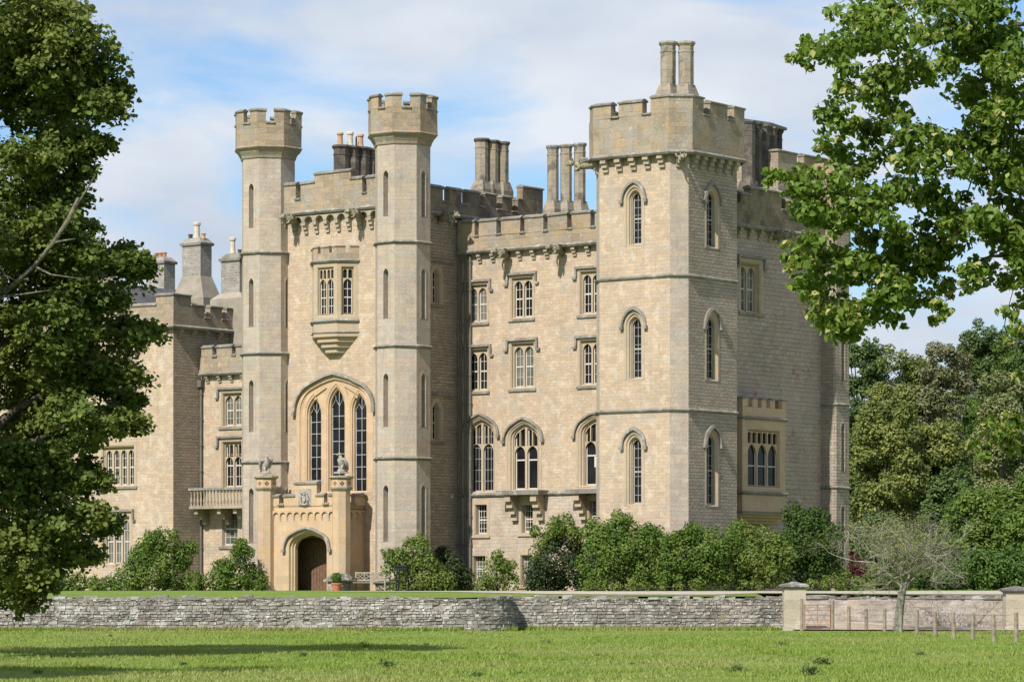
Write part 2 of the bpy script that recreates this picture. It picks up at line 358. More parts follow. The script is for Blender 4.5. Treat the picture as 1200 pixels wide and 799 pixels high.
def fieldstone():
    m, t, b, N = new_mat('field_stone'); g = t.nodes.new('ShaderNodeNewGeometry'); tcn = t.nodes.new('ShaderNodeTexCoord'); Pn = tcn.outputs['Object']
    cr = t.nodes.new('ShaderNodeValToRGB'); t.links.new(g.outputs['Random Per Island'], cr.inputs[0]); e = cr.color_ramp.elements
    e[0].position = 0; e[0].color = (.25, .228, .20, 1); e[1].position = 1; e[1].color = (.41, .38, .335, 1)
    for ps, cc in ((.3, (.29, .262, .228)), (.55, (.335, .302, .262)), (.75, (.345, .295, .25)), (.9, (.37, .34, .30))): q = e.new(ps); q.color = c4(cc)
    col = mixc(t, ramp(t, noise_node(t, Pn, .55, 5, .6), .46, .62, (0, 0, 0), (.8,) * 3), cr.outputs[0], (.165, .148, .13))
    col = mixc(t, ramp(t, noise_node(t, Pn, .9, 6, .7), .54, .66, (0, 0, 0), (.6,) * 3), col, (.10, .09, .08))
    col = mixc(t, ramp(t, noise_node(t, Pn, .7, 5, .6), .56, .66, (0, 0, 0), (.5,) * 3), col, (.36, .29, .225))
    col = mixc(t, ramp(t, noise_node(t, Pn, 1.3, 6, .65), .55, .61, (0, 0, 0), (.75,) * 3), col, (.52, .505, .46))
    col = mixc(t, ramp(t, noise_node(t, Pn, 5.5, 4, .6), .585, .64, (0, 0, 0), (.8,) * 3), col, (.56, .55, .51))
    col = mixc(t, ramp(t, noise_node(t, Pn, .8, 5, .6), .64, .72, (0, 0, 0), (.5,) * 3), col, (.2, .17, .06))
    col = mixc(t, 1.0, col, ramp(t, noise_node(t, Pn, 18, 5, .7), .25, .75, (.65,) * 3, (1.2,) * 3), 'MULTIPLY')
    t.links.new(col, b.inputs['Base Color']); b.inputs['Roughness'].default_value = .95; b.inputs['Specular IOR Level'].default_value = .15
    bp = t.nodes.new('ShaderNodeBump'); bp.inputs['Strength'].default_value = .7; bp.inputs['Distance'].default_value = .04
    t.links.new(noise_node(t, Pn, 11, 5, .65), bp.inputs['Height']); t.links.new(bp.outputs[0], b.inputs['Normal']); return m
M['fieldstone'] = fieldstone(); M['joint'] = plain('earthy_joint', (.23, .21, .175), .98, var=.35, scale=7, bump=.5)
M['palewall'] = stone('pale_wall', (.36, .31, .255), (.29, .25, .21), (.24, .205, .165), row=.32, bw=.6, mort=.012,
                  patches=(((.42, .385, .335), 1.2, .48, .66, .8), ((.40, .27, .17), .35, .55, .68, .6), ((.15, .135, .115), 1.1, .56, .7, .55)), bump=.5, var=.3)
M['copestone'] = stone('wall_cope', (.27, .25, .215), (.19, .17, .145), (.08, .07, .06), row=3, bw=3, mort=.004,
                  patches=(((.50, .49, .45), 1.5, .52, .6, .85), ((.10, .09, .07), 1.1, .5, .62, .65), ((.20, .18, .06), .9, .6, .7, .7)), bump=.6, var=.4)
M['pillar'] = stone('pillar_stone', (.44, .385, .29), (.39, .335, .25), (.29, .25, .19), row=.45, bw=.9, mort=.008,
                  patches=(((.50, .47, .40), 1.2, .46, .66, .8), ((.18, .155, .11), 1.0, .58, .72, .6)), bump=.3, var=.25)
M['wood'] = plain('grey_wood', (.24, .20, .145), .9, var=.3, scale=5, bump=.3)
M['rust'] = plain('rusted_iron', (.21, .10, .055), .85, var=.3, scale=12)
M['wire'] = plain('wire', (.18, .18, .18), .5, 1)
M['bark'] = plain('bark', (.075, .06, .042), .95, var=.4, scale=5, bump=.8)
M['lichenbark'] = plain('lichened_bark', (.07, .062, .047), .95, var=.5, scale=7, bump=.9, col2=(.17, .17, .13))
M['twig'] = plain('lichened_twigs', (.19, .175, .125), .95, var=.35, scale=3, col2=(.28, .26, .185))
M['deadwood'] = plain('dead_limb_bark', (.075, .065, .045), .95, var=.6, scale=6, bump=1.0, col2=(.14, .13, .09))
M['palebark'] = plain('birch_bark', (.42, .38, .31), .9, var=.3, scale=2)
M['gravel'] = plain('gravel', (.40, .345, .275), .95, var=.16, scale=3, bump=.3)
M['drive'] = plain('drive', (.36, .29, .215), .95, var=.2, scale=1.2, bump=.3)
M['soil'] = plain('soil', (.055, .05, .03), .95, var=.3, scale=2)

# ------------------------------------------------------------------ windows
def arc_pts(w, h, zs, n=7, style='pt'):
    """head of an arch from the right springing over the apex to the left one"""
    if style == 'tudor':
        r = h * .78; cx = w - r; D = math.hypot(cx, h); ph = math.atan2(h, -cx); th = ph - math.acos(min(1, r / D))
        R = [(cx + r * math.cos(th * i / n), r * math.sin(th * i / n)) for i in range(n + 1)]
        lx, lz = R[-1]
        for k in (1, 2): q = k / 3; R.append((lx * (1 - q), lz + (h - lz) * q + .035 * h * math.sin(math.pi * q)))
    else:
        h = max(h, w * 1.0001); r = (w * w + h * h) / (2 * w); e = math.atan2(h, r - w)
        R = [(w - r + r * math.cos(e * i / n), r * math.sin(e * i / n)) for i in range(n)]
    R = [(max(0.0005, x), z) for x, z in R]
    return [(x, zs + z) for x, z in R] + [(0, zs + h)] + [(-x, zs + z) for x, z in reversed(R)]

class Outline:
    def __init__(s, c, z0, W, H, head='flat', rise=0): s.c, s.z0, s.W, s.H, s.head, s.rise = c, z0, W, H, head, rise
    def zs(s): return s.z0 + s.H - s.rise
    def pts(s, o=0, bo=None):
        w = s.W / 2 - o; zb = s.z0 + (o if bo is None else bo)
        if s.head == 'flat': q = [(-w, zb), (w, zb), (w, s.z0 + s.H - o), (-w, s.z0 + s.H - o)]
        else: q = [(-w, zb), (w, zb)] + arc_pts(w, s.rise * (w / (s.W / 2)) if s.head == 'pt' else s.rise - o * .9, s.zs(), 7, s.head)
        return [(s.c + x, z) for x, z in q]
    def top(s, x, o=0):
        q = s.pts(o)[2:]
        for (x0, z0), (x1, z1) in zip(q, q[1:]):
            if min(x0, x1) - 1e-6 <= x <= max(x0, x1) + 1e-6 and abs(x0 - x1) > 1e-7: return z0 + (z1 - z0) * (x - x0) / (x1 - x0)
        return s.zs()

def light_poly(c, z0, w, ztop, rise):
    return [(c - w / 2, z0), (c + w / 2, z0)] + [(c + x, z) for x, z in arc_pts(w / 2, rise, ztop - rise, 5)]

def window(parent, F_, c, z0, W, H, head='flat', rise=0, nl=2, prof=((0, 0), (.07, .03), (.09, .13), (.2, .3)), jamb=.17, hood=None, bars=(2, 4),
           sash=True, pane='glass', barmat='white', panel=None, sill=True, mull=.11, name='window', mat='dressed', lead=False, cap_mat='coping', label=None, dark=None):
    o = Outline(c, z0, W, H, head, rise); F_.holes.append(o.pts(0, 0))
    mb = MB()
    ring_o, ring_i = o.pts(-jamb, 0), o.pts(0, 0)
    mb.loft(F_, [(ring_o, .01), (ring_o, -.018), (ring_i, -.018)] + [(o.pts(a, min(a, .06)), d) for a, d in prof])
    w_ob = mb.build(name, M[mat], parent)
    if label: w_ob['label'] = label
    ai, dd = prof[-1]; inner = o.pts(ai, .06); wi = W / 2 - ai; zb = z0 + .06; zt = z0 + H - ai
    tb = MB(); holes = []
    if nl:
        bd = .03; lw = (2 * wi - 2 * bd - (nl - 1) * mull) / nl
        cs = [c - wi + bd + lw / 2 + k * (lw + mull) for k in range(nl)]
        if panel is None:
            for x in cs:
                if head == 'flat': holes.append(light_poly(x, zb + .04, lw, zt - .06, lw * .62))
                else:
                    if nl == 1: holes.append([(q[0], max(q[1], zb + .03)) for q in o.pts(ai + .03, .09)])
                    else: holes.append(light_poly(x, zb + .04, lw, min(o.top(x, ai) - .08, zt - .1), lw * .8))
        else:
            zp = z0 + panel
            for x in cs:
                holes.append(light_poly(x, zb + .04, lw, zp - .02, lw * .62))
                sw = (lw - .06) / 2
                for sx in (-1, 1):
                    xm = x + sx * (sw / 2 + .03); x0, x1 = xm - sw / 2, xm + sw / 2
                    base = zp - .02 + (.02 if sw < .1 else 0)
                    ends = [o.top(x0, ai) - .06, o.top(x1, ai) - .06, o.top(xm, ai) - .05]
                    if min(ends) < base + .06: 
                        if max(ends) < base + .12: continue
                    q = [(x0, base), (x1, base), (x1, max(base + .03, ends[1] - (.05 if head == 'flat' else 0))), (xm, max(base + .05, ends[2])), (x0, max(base + .03, ends[0] - (.05 if head == 'flat' else 0)))]
                    holes.append(q)
        tb.plate(F_, inner, holes, dd - .1, dd + .06)
        if len(tb.f): tb.build('tracery', M[mat], w_ob)
    gb = MB(); t_ = .013 if barmat == 'white' else .011
    cols = cs if nl else [c]; lwid = lw if nl else 2 * wi
    zmax = zt if head == 'flat' else max(p[1] for p in inner)
    for x in cols:
        x0, x1 = x - lwid / 2, x + lwid / 2
        ztop = min(zmax, max(o.top(x, ai), zb + .5))
        if not lead:
            for a in (x0 + .025, x1 - .025): gb.fbox(F_, a - .026, a + .026, zb, ztop - .02, dd + .012, dd + .05)
            gb.fbox(F_, x0 + .06, x1 - .06, zb + .002, zb + .1, dd + .013, dd + .049)
            if sash: gb.fbox(F_, x0 + .06, x1 - .06, (zb + ztop) / 2 - .04, (zb + ztop) / 2 + .04, dd + .011, dd + .049)
        for k in range(1, bars[0]):
            a = x0 + lwid * k / bars[0]; gb.fbox(F_, a - t_, a + t_, zb + .01, o.top(a, ai) - .02, dd + .018, dd + .045)
        for k in range(1, bars[1]):
            z = zb + (ztop - zb) * k / bars[1]
            if sash and not lead and abs(z - (zb + ztop) / 2) < .08: continue
            gb.fbox(F_, x0 + .01, x1 - .01, z - t_, z + t_, dd + .02, dd + .043)
        if lead:       # small pointed heads in the leading
            zl = ztop - lwid * 1.5
            for k in range(bars[0]):
                a0 = x0 + lwid * k / bars[0]; a1 = x0 + lwid * (k + 1) / bars[0]; am = (a0 + a1) / 2
                gb.tube([F_.pt(a0, zl, dd + .03), F_.pt(am, zl + lwid * .38, dd + .03), F_.pt(a1, zl, dd + .03)], [.022] * 3, 4)
                gb.tube([F_.pt(am, zl + lwid * .38, dd + .031), F_.pt(am, max(zl + lwid * .4, o.top(am, ai) - .03), dd + .031)], [.02] * 2, 4)
    gb.build('glazing_bars', M[barmat], w_ob)
    pb = MB(); pb.add([F_.pt(p[0], p[1], dd + .045) for p in inner], [tuple(range(len(inner)))]); pb.build('pane', M[pane], w_ob)
    if sill:
        sb = MB(); a = W / 2 + jamb + .04
        sb.add([F_.pt(x, z, d) for x in (c - a, c + a) for z, d in ((z0 - .14, .02), (z0 - .14, -.09), (z0 - .03, -.09), (z0 + .002, .03))],
               [(0, 1, 5, 4), (1, 2, 6, 5), (2, 3, 7, 6), (0, 3, 2, 1), (4, 5, 6, 7)]); sb.build('sill', M[cap_mat], w_ob)
    if hood == 'label':
        hb = MB(); a = W / 2 + jamb; zt_ = z0 + H + jamb
        hb.fbox(F_, c - a - .16, c + a + .16, zt_ + .02, zt_ + .15, .01, -.15)
        for sg in (-1, 1):
            x0, x1 = sorted((c + sg * a + sg * .03, c + sg * (a + .16))); hb.fbox(F_, x0, x1, zt_ - .42, zt_ + .02, .01, -.13)
            x0, x1 = sorted((c + sg * a + sg * .05, c + sg * (a + .30))); hb.fbox(F_, x0, x1, zt_ - .54, zt_ - .42, .01, -.14)
        hb.build('hood_mould', M['coping'], w_ob)
    elif hood == 'arch': arch_hood(F_, o, jamb, w_ob)
    return w_ob

def arch_hood(F_, o, jamb, parent, t=.13, proj=.15, drop=.0):
    hb = MB(); A = o.pts(-jamb - .01)[2:]; B = o.pts(-jamb - .01 - t)[2:]; n = len(A)
    vs = [F_.pt(p[0], p[1], .01) for p in A] + [F_.pt(p[0], p[1], -proj) for p in A] + [F_.pt(p[0], p[1], -proj * .75) for p in B] + [F_.pt(p[0], p[1], .01) for p in B]
    fs = [(k * n + i, k * n + i + 1, (k + 1) % 4 * n + i + 1, (k + 1) % 4 * n + i) for k in range(3) for i in range(n - 1)]
    hb.add(vs, fs)
    for sg, i in ((1, 0), (-1, n - 1)):
        x = (A[i][0] + B[i][0]) / 2; z = o.zs(); hb.fbox(F_, x - .13 if sg < 0 else x - .08, x + .13 if sg > 0 else x + .08, z - .16, z - .002, .01, -proj - .03)
    hb.build('hood_mould', M['coping'], parent)

def slit(parent, F_, c, z0, z1, w=.34, mat='turret'):
    o = Outline(c, z0, w, z1 - z0, 'pt', w * .75); F_.holes.append(o.pts(0, 0)); mb = MB()
    ro = o.pts(-.12, -.0); mb.loft(F_, [(ro, .01), (ro, -.012), (o.pts(0, 0), -.012), (o.pts(0, 0), .06), (o.pts(.045, .03), .34)])
    mb.add([F_.pt(p[0], p[1], .34) for p in o.pts(.045, .03)], [tuple(range(len(o.pts(0))))])
    return mb.build('arrow_slit', M[mat], parent)

def wall_rect(mb, F_, s0, s1, z0, z1, mi=0): mb.plate(F_, [(s0, z0), (s1, z0), (s1, z1), (s0, z1)], F_.holes, 0, mi=mi)

# ------------------------------------------------------------------ parapets and mouldings
def plen(path, closed=False):
    q = list(path) + ([path[0]] if closed else []); return [math.dist(a, b) for a, b in zip(q, q[1:])]
def subpath(path, a, b):
    out = []; acc = 0
    for p, q in zip(path, path[1:]):
        l = math.dist(p, q)
        for t in (a, b):
            pass
        if acc <= a < acc + l - 1e-9 and not out: f = (a - acc) / l; out.append((p[0] + (q[0] - p[0]) * f, p[1] + (q[1] - p[1]) * f))
        elif out and acc > a + 1e-9 and acc < b - 1e-9: out.append(p)
        if acc + 1e-9 < b <= acc + l + 1e-6: f = (b - acc) / l; out.append((p[0] + (q[0] - p[0]) * f, p[1] + (q[1] - p[1]) * f)); break
        acc += l
    return out
def string_prof(z, p=.13, h=.2): return [(-.02, z - h * .6), (p * .55, z - h * .45), (p, z - h * .12), (p, z), (-.02, z + h * .5)]
def cope_prof(z, t, o=.07, h=.16): return [(-t - o, z - .02), (o, z - .02), (o + .01, z + h * .35), (-t * .45, z + h), (-t - o, z + h * .4)]
def battlement(parent, path, z0, zc, merl, zm, t=.38, closed=False, mat='parapet', name='battlement', crencope=True):
    """path: outer line; merl: [(a, b, top)] along the path"""
    mb = MB(); pp = list(path) + ([path[0]] if closed else [])
    mb.sweep(path, [(0, z0), (0, zc), (-t, zc), (-t, z0)], closed)
    cbs = []; total = sum(plen(pp))
    for a, b, z in merl:
        z = z or zm; wrap = b > total + 1e-6
        sp = subpath(pp, a, total) + subpath(pp, 0, b - total)[1:] if wrap else subpath(pp, a, b)
        mb.sweep(sp, [(0, zc), (0, z), (-t, z), (-t, zc)])
        L_ = len(sp); d0 = Vector(sp[0]) - Vector(sp[1]); d1 = Vector(sp[-1]) - Vector(sp[-2])
        ext = [tuple(Vector(sp[0]) + d0.normalized() * .04)] + sp[1:-1] + [tuple(Vector(sp[-1]) + d1.normalized() * .04)]
        cb = MB(); cb.sweep(ext, cope_prof(z, t)); cbs.append(cb)
        # face roll round the merlon sides
    if crencope:
        ms = sorted((a, b) for a, b, _ in merl)
        gaps = [(b0, a1) for (a0, b0), (a1, b1) in zip(ms, ms[1:])]
        for g0, g1 in gaps:
            if g1 - g0 > .08:
                sp = subpath(pp, g0 - .03, g1 + .03)
                if len(sp) > 1: cb = MB(); cb.sweep(sp, cope_prof(zc, t, .08, .12)); cbs.append(cb)
        if closed and ms[-1][1] < total:
            pass
    w = mb.build(name, M[mat], parent)
    for cb in cbs: cb.build('coping', M['coping'], w)
    return w
def even_merlons(total, n, gap, first_half=False):
    step = total / n; return [(k * step + gap / 2, (k + 1) * step - gap / 2, None) for k in range(n)]
def string_course(parent, path, z, closed=False, p=.13, h=.2, name='string_course'):
    mb = MB(); mb.sweep(path, string_prof(z, p, h), closed); return mb.build(name, M['coping'], parent)
def corbels(parent, runs, z, step, proj=.3, h=.62, w=.24, mat='corbel', arches=False):
    for A, B in runs:
        d = (B[0] - A[0], B[1] - A[1]); F_ = Face(A, d); Lr = math.hypot(*d); n = max(1, round(Lr / step)); mb = MB()
        for k in range(n + 1 if arches else n):
            c = Lr * (k if arches else k + .5) / n; m1 = mb if arches else MB()
            for j in range(3):
                zz = z - h * j / 3; m1.fbox(F_, c - w / 2, c + w / 2, zz - h / 3 + .002, zz + .001, .02, -proj * (1 - j / 3.2) + .01)
            if not arches: m1.build('corbel', M[mat], parent)
        if arches:
            st = Lr / n; zt = z + .30; outer = [(0, z + .002)]
            for k in range(n):
                c = st * (k + .5); r = st / 2 - w / 2 + .02
                outer.append((c - r, z + .002))
                for i in range(1, 8):
                    a = math.pi * i / 8; outer.append((c - r * math.cos(a), z + .002 + r * .95 * math.sin(a)))
                outer.append((c + r, z + .002))
            outer += [(Lr, z + .002), (Lr, zt), (0, zt)]
            mb.plate(F_, outer, [], -proj - .01, .0); mb.build('corbel_table', M[mat], parent)
def octagon(c, ap):
    r = ap / math.cos(math.pi / 8); return [(c[0] + r * math.cos(-math.pi * 5 / 8 + k * math.pi / 4), c[1] + r * math.sin(-math.pi * 5 / 8 + k * math.pi / 4)) for k in range(8)]
def gargoyle(parent, p, d, s=1.0):
    """a crouching beast leaning out from the wall along d"""
    d = Vector((d[0], d[1], 0)).normalized(); p = Vector(p); up = Vector((0, 0, 1)); sd = d.cross(up); mb = MB()
    q = lambda a, b, c: p + d * a * s * 1.35 + sd * b * s + up * c * s
    mb.tube([q(-.2, 0, 0), q(.2, 0, .08), q(.5, 0, .02), q(.72, 0, .1)], [.2 * s, .25 * s, .21 * s, .12 * s], 8)
    mb.ball(q(.86, 0, .16), (.17 * s, .17 * s, .17 * s)); mb.ball(q(1.0, 0, .1), (.1 * s,) * 3, 8, 5)
    for sg in (-1, 1):
        mb.tube([q(.15, sg * .17, .1), q(.25, sg * .3, .32), q(.5, sg * .34, .36), q(.55, sg * .25, .12)], [.09 * s, .08 * s, .06 * s, .03 * s], 6)
        mb.tube([q(.5, sg * .15, -.02), q(.62, sg * .2, -.2), q(.74, sg * .18, -.22)], [.09 * s, .06 * s, .05 * s], 6)
        mb.tube([q(.84, sg * .1, .28), q(.8, sg * .15, .4)], [.05 * s, .02 * s], 5)
    return mb.build('gargoyle', M['gargoyle'], parent, smooth=True)

# ------------------------------------------------------------------ THE CASTLE (house coordinates: u along the front, v inward, z up)
castle = empty('castle', (OX, OY, ZB), YAW)
tag(castle, 'large battlemented sandstone castle with octagonal turrets, square corner tower and arched porch', 'castle')
front = lambda v: Face((0, v), (1, 0))
right = lambda u: Face((u, 0), (0, 1))
Z0 = -.4
AP = 1.43; UL = uat(314.6, 0); VM = 4.7; US = .1; DEEP = 12.2

# ---- turrets of the gatehouse
def gate_turret(c, slit_rows, label):
    oc = octagon(c, AP); zt = zat(172, 0, 0)
    mb = MB(); hold = []
    sub = []
    for k in range(8):
        a, b = oc[k], oc[(k + 1) % 8]; F_ = Face(a, (b[0] - a[0], b[1] - a[1])); Lf = math.dist(a, b)
        if k in (0, 2, 6):
            for z0, z1 in slit_rows: sub.append((F_, Lf / 2, z0, z1))
        hold.append((F_, Lf))
    body = MB(); holder = empty_part = None
    pend = []
    for F_, cc, z0, z1 in sub: F_.holes.append(Outline(cc, z0, .34, z1 - z0, 'pt', .255).pts(0, 0))
    for F_, Lf in hold: wall_rect(body, F_, 0, Lf, Z0, zt)
    t = body.build('turret', M['turret'], castle); t['label'] = label
    for F_, cc, z0, z1 in sub: slit(t, Face(F_.o, F_.d), cc, z0, z1)
    for py in (286, 407, 537.5): string_course(t, oc, zat(py, 0, 0), True)
    string_course(t, oc, .55, True, .16, .25, 'plinth')
    z1, z2, z3, z4 = zat(172, 0, 0), zat(160, 0, 0), zat(132, 0, 0), zat(117, 0, 0)
    big = 1.80; ex = big - AP
    fl = MB(); fl.sweep(oc, [(-.05, z1 - .1), (.06, z1 - .02), (.1, z1 + .12), (ex * .55, z1 + .3), (ex * .62, z1 + .36), (ex, z2 - .06), (ex + .04, z2), (ex, z2 + .08), (-.05, z2 + .08)], True)
    fl.build('corbelled_cornice', M['parapet'], t)
    ob = octagon(c, big); Ls = math.dist(ob[0], ob[1]); g = .46
    merl = [(Ls * k + Ls / 2 + g / 2, Ls * (k + 1) + Ls / 2 - g / 2, None) for k in range(8)]
    bt = battlement(t, ob, z2 + .05, z3, merl, z4, .3, True)
    cb = MB()
    pp = ob + [ob[0]]
    sp = subpath(pp, Ls / 2 - g / 2 - .03, Ls / 2 + g / 2 + .03); cb.sweep(sp, cope_prof(z3, .3, .08, .12)); cb.build('coping', M['coping'], bt)
    rf = MB(); rf.add([(p[0], p[1], z2 + .3) for p in octagon(c, big - .2)], [tuple(range(8))]); rf.build('roof', M['lead'], t)
    return t
rows = [(zat(b, 0, 0), zat(a, 0, 0)) for a, b in ((203, 256), (317, 375), (439, 501), (569, 635))]
gate_turret((0, 0), rows, 'octagonal battlemented turret to the right of the porch')
gate_turret((UL, 0), rows, 'octagonal battlemented turret to the left of the porch')

# ---- gatehouse body
FG = front(0); UM = UL / 2
PAR = .32
zs_g = zat(247, UM, 0)
gw = MB()
# great window: a shallow arched recess with three lancets
zb_gw = zat(578, UM, 0); W_gw = 5.0; rise_gw = 1.75; zap = zat(444, UM, 0); H_gw = zap - zb_gw
og = Outline(UM - .0, zb_gw, W_gw, H_gw, 'tudor', rise_gw); FG.holes.append(og.pts(0, 0))
gwin = MB(); gwin.loft(FG, [(og.pts(-.25, 0), .01), (og.pts(-.25, 0), -.015), (og.pts(0, 0), -.015), (og.pts(0, 0), .03), (og.pts(.1, .02), .1)])
FR = FG.shift(.1); sub_w = []
for i, (pc, pt_, wd) in enumerate(((359.5, 460, 1.24), (391.8, 449, 1.38), (421, 457.5, 1.24))):
    cc = UM + (-1.62, 0, 1.62)[i]; zt_ = zat(pt_, UM, 0)
    sub_w.append((cc, zb_gw + .06, wd, zt_ - zb_gw - .06))
holes = [Outline(a, z, w, h, 'pt', w * .95).pts(0, 0) for a, z, w, h in sub_w]
# two sunk spandrel panels
for sg in (-1, 1):
    holes.append([(UM + sg * .62, zap - .42), (UM + sg * 1.62, zap - .95), (UM + sg * 1.52, zap - 1.1), (UM + sg * .86, zap - .95)] if sg > 0 else [(UM - .86, zap - .95), (UM - 1.52, zap - 1.1), (UM - 1.62, zap - .95), (UM - .62, zap - .42)])
gwin.plate(FR, og.pts(.1, .02), holes, 0)
for h in holes[3:]:
    n = len(h); gwin.add([FR.pt(p[0], p[1], d) for d in (0, .08) for p in h], [(i, (i + 1) % n, n + (i + 1) % n, n + i) for i in range(n)] + [tuple(range(n, 2 * n))])
gwo = gwin.build('great_window', M['porch'], castle)
arch_hood(FG, og, .25, gwo, .17, .2)
for a, z, w, h in sub_w:
    mbw = MB(); ol = Outline(a, z, w, h, 'pt', w * .95)
    pr = ((0, 0), (.04, .04), (.1, .06), (.12, .16), (.17, .18), (.19, .32))
    mbw.loft(FR, [(ol.pts(q, min(q, .05)), d) for q, d in pr]); lan = mbw.build('lancet', M['porch'], gwo)
    inner = ol.pts(.19, .05); lw = w - .38; zz0 = z + .05; gb = MB(); ztop = z + h - .18
    gb.fbox(FR, a - .017, a + .017, zz0, ztop - .08, .30, .34)
    for x in (a - lw / 2 + .03, a + lw / 2 - .03): gb.fbox(FR, x - .02, x + .02, zz0, ol.zs(), .3, .34)
    nb = 7
    for k in range(nb):
        zk = zz0 + (ztop - lw * 1.6 - zz0) * k / (nb - 1); gb.fbox(FR, a - lw / 2, a + lw / 2, zk - .018, zk + .018, .302, .338)
    zk = ztop - lw * 1.6 + lw * .55
    for q in (-1, 1):
        am = a + q * lw / 4
        gb.tube([FR.pt(am - lw / 4, zk, .32), FR.pt(am, zk + lw * .38, .32), FR.pt(am + lw / 4, zk, .32)], [.02] * 3, 4)
        gb.tube([FR.pt(am, zk + lw * .38, .321), FR.pt(am, min(zk + lw * 1.0, ol.top(am, .19) - .01), .321)], [.017] * 2, 4)
    gb.build('glazing_bars', M['leading'], lan)
    pb = MB(); pb.add([FR.pt(p[0], p[1], .33) for p in inner], [tuple(range(len(inner)))]); pb.build('pane', M['glass'], lan)

FG.holes = [h for h in FG.holes]
wall_rect(gw, FG, UL + .3, -.3, Z0, zs_g + .3)
FS = right(US)          # right flank of the gatehouse
side_wins = []
for py0, py1 in ((357, 314), (517, 471)):
    cs_ = FS.S(511.5); side_wins.append((cs_, FS.Z(py0, cs_), .75, FS.Z(py1, cs_) - FS.Z(py0, cs_)))
for cs_, z0, w, h in side_wins:
    window(castle, FS, cs_, z0, w, h, 'pt', .5, 1, prof=((0, 0), (.06, .03), (.12, .25)), jamb=.2, hood=None, bars=(2, 4), mat='dressed')
    hb = MB(); hb.fbox(FS, cs_ - 1.0, cs_ + 1.3, z0 + h + .35, z0 + h + .5, .01, -.14); hb.build('string_course', M['coping'], castle)
zp_s = zat(236, US, 1.5)
sw = MB(); wall_rect(sw, FS, .3, DEEP, Z0, zs_g + .3)
FLg = Face((UL - US, DEEP), (0, -1)); wall_rect(sw, FLg, 0, DEEP - .3, Z0, zs_g + .3)
FBg = Face((US, DEEP), (-1, 0)); wall_rect(sw, FBg, 0, US - UL + US, Z0, zs_g + .3)
sw.add([(UL, .1, zs_g + .28), (US, .1, zs_g + .28), (US, DEEP, zs_g + .28), (UL, DEEP, zs_g + .28)], [(0, 1, 2, 3)])
gwall = gw.build('gatehouse_front', M['wall'], castle); sw.build('gatehouse_flank', M['side'], castle)
# parapet of the gatehouse front (stepped)
fp = [(UL + .9, -PAR), (-.9, -PAR)]; Lp = -.9 - (UL + .9)
zc_g, zm_g, zh_g = zat(231, UM, 0), zat(213, UM, 0), zat(203.5, UM, 0)
k = Lp / 7.6
fpo = front(-PAR); sx = lambda px: fpo.S(px) - (UL + .9)
battlement(castle, fp, zs_g, zc_g, [(0, sx(346.5), None), (sx(352), sx(368.5), None), (sx(368.5) + .001, sx(411), zh_g), (sx(411) + .001, sx(424.5), None), (sx(429.5), Lp, None)], zm_g, .4)
string_course(castle, fp, zs_g, False, .14, .26)
corbels(castle, [((UL + 1.25, 0), (-1.35, 0))], zs_g - .5, .8, PAR, .66, .25, arches=True)
for px in (345, 421):
    gargoyle(castle, (fpo.S(px), -PAR, zs_g - .42), (0, -1), .85)
# parapet of the flank
fs = [(US + .25, 1.0), (US + .25, DEEP), (UL - US, DEEP), (UL - US, 1.5)]
fr = right(US + .25); vv = lambda px: fr.S(px) - 1.0
ed = [500, 519, 524, 541.5, 547, 564, 569.5, 586, 591, 606, 609]
mer = []
for a, b in ((500, 518.8), (527, 541), (548, 562), (568, 582), (588.5, 600), (607, 612.5)): mer.append((max(0, vv(a)), vv(b), None))
mer.append((vv(612.6), vv(634), zat(219, US, 10)))
zf_c, zf_m, zf_0 = zat(234, US, 1.7), zat(218, US, 1.7), zat(248, US, 1.7)
LF = DEEP - 1.0
mer = [m_ for m_ in mer if m_[1] <= LF + .6]
mer[-1] = (mer[-1][0], LF, mer[-1][2])
mer += [(LF + .3 + q * 1.6, LF + .3 + q * 1.6 + 1.1, None) for q in range(12) if LF + .3 + q * 1.6 + 1.1 < sum(plen(fs))]
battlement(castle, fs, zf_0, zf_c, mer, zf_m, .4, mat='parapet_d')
sc1 = string_course(castle, fs, zf_0, False, .14, .26)
corbels(sc1, [((US, 1.6), (US, DEEP))], zf_0 - .12, 1.0, .27, .5)
gargoyle(castle, (US + .2, 3.0, zf_0 - .3), (1, 0), .9)
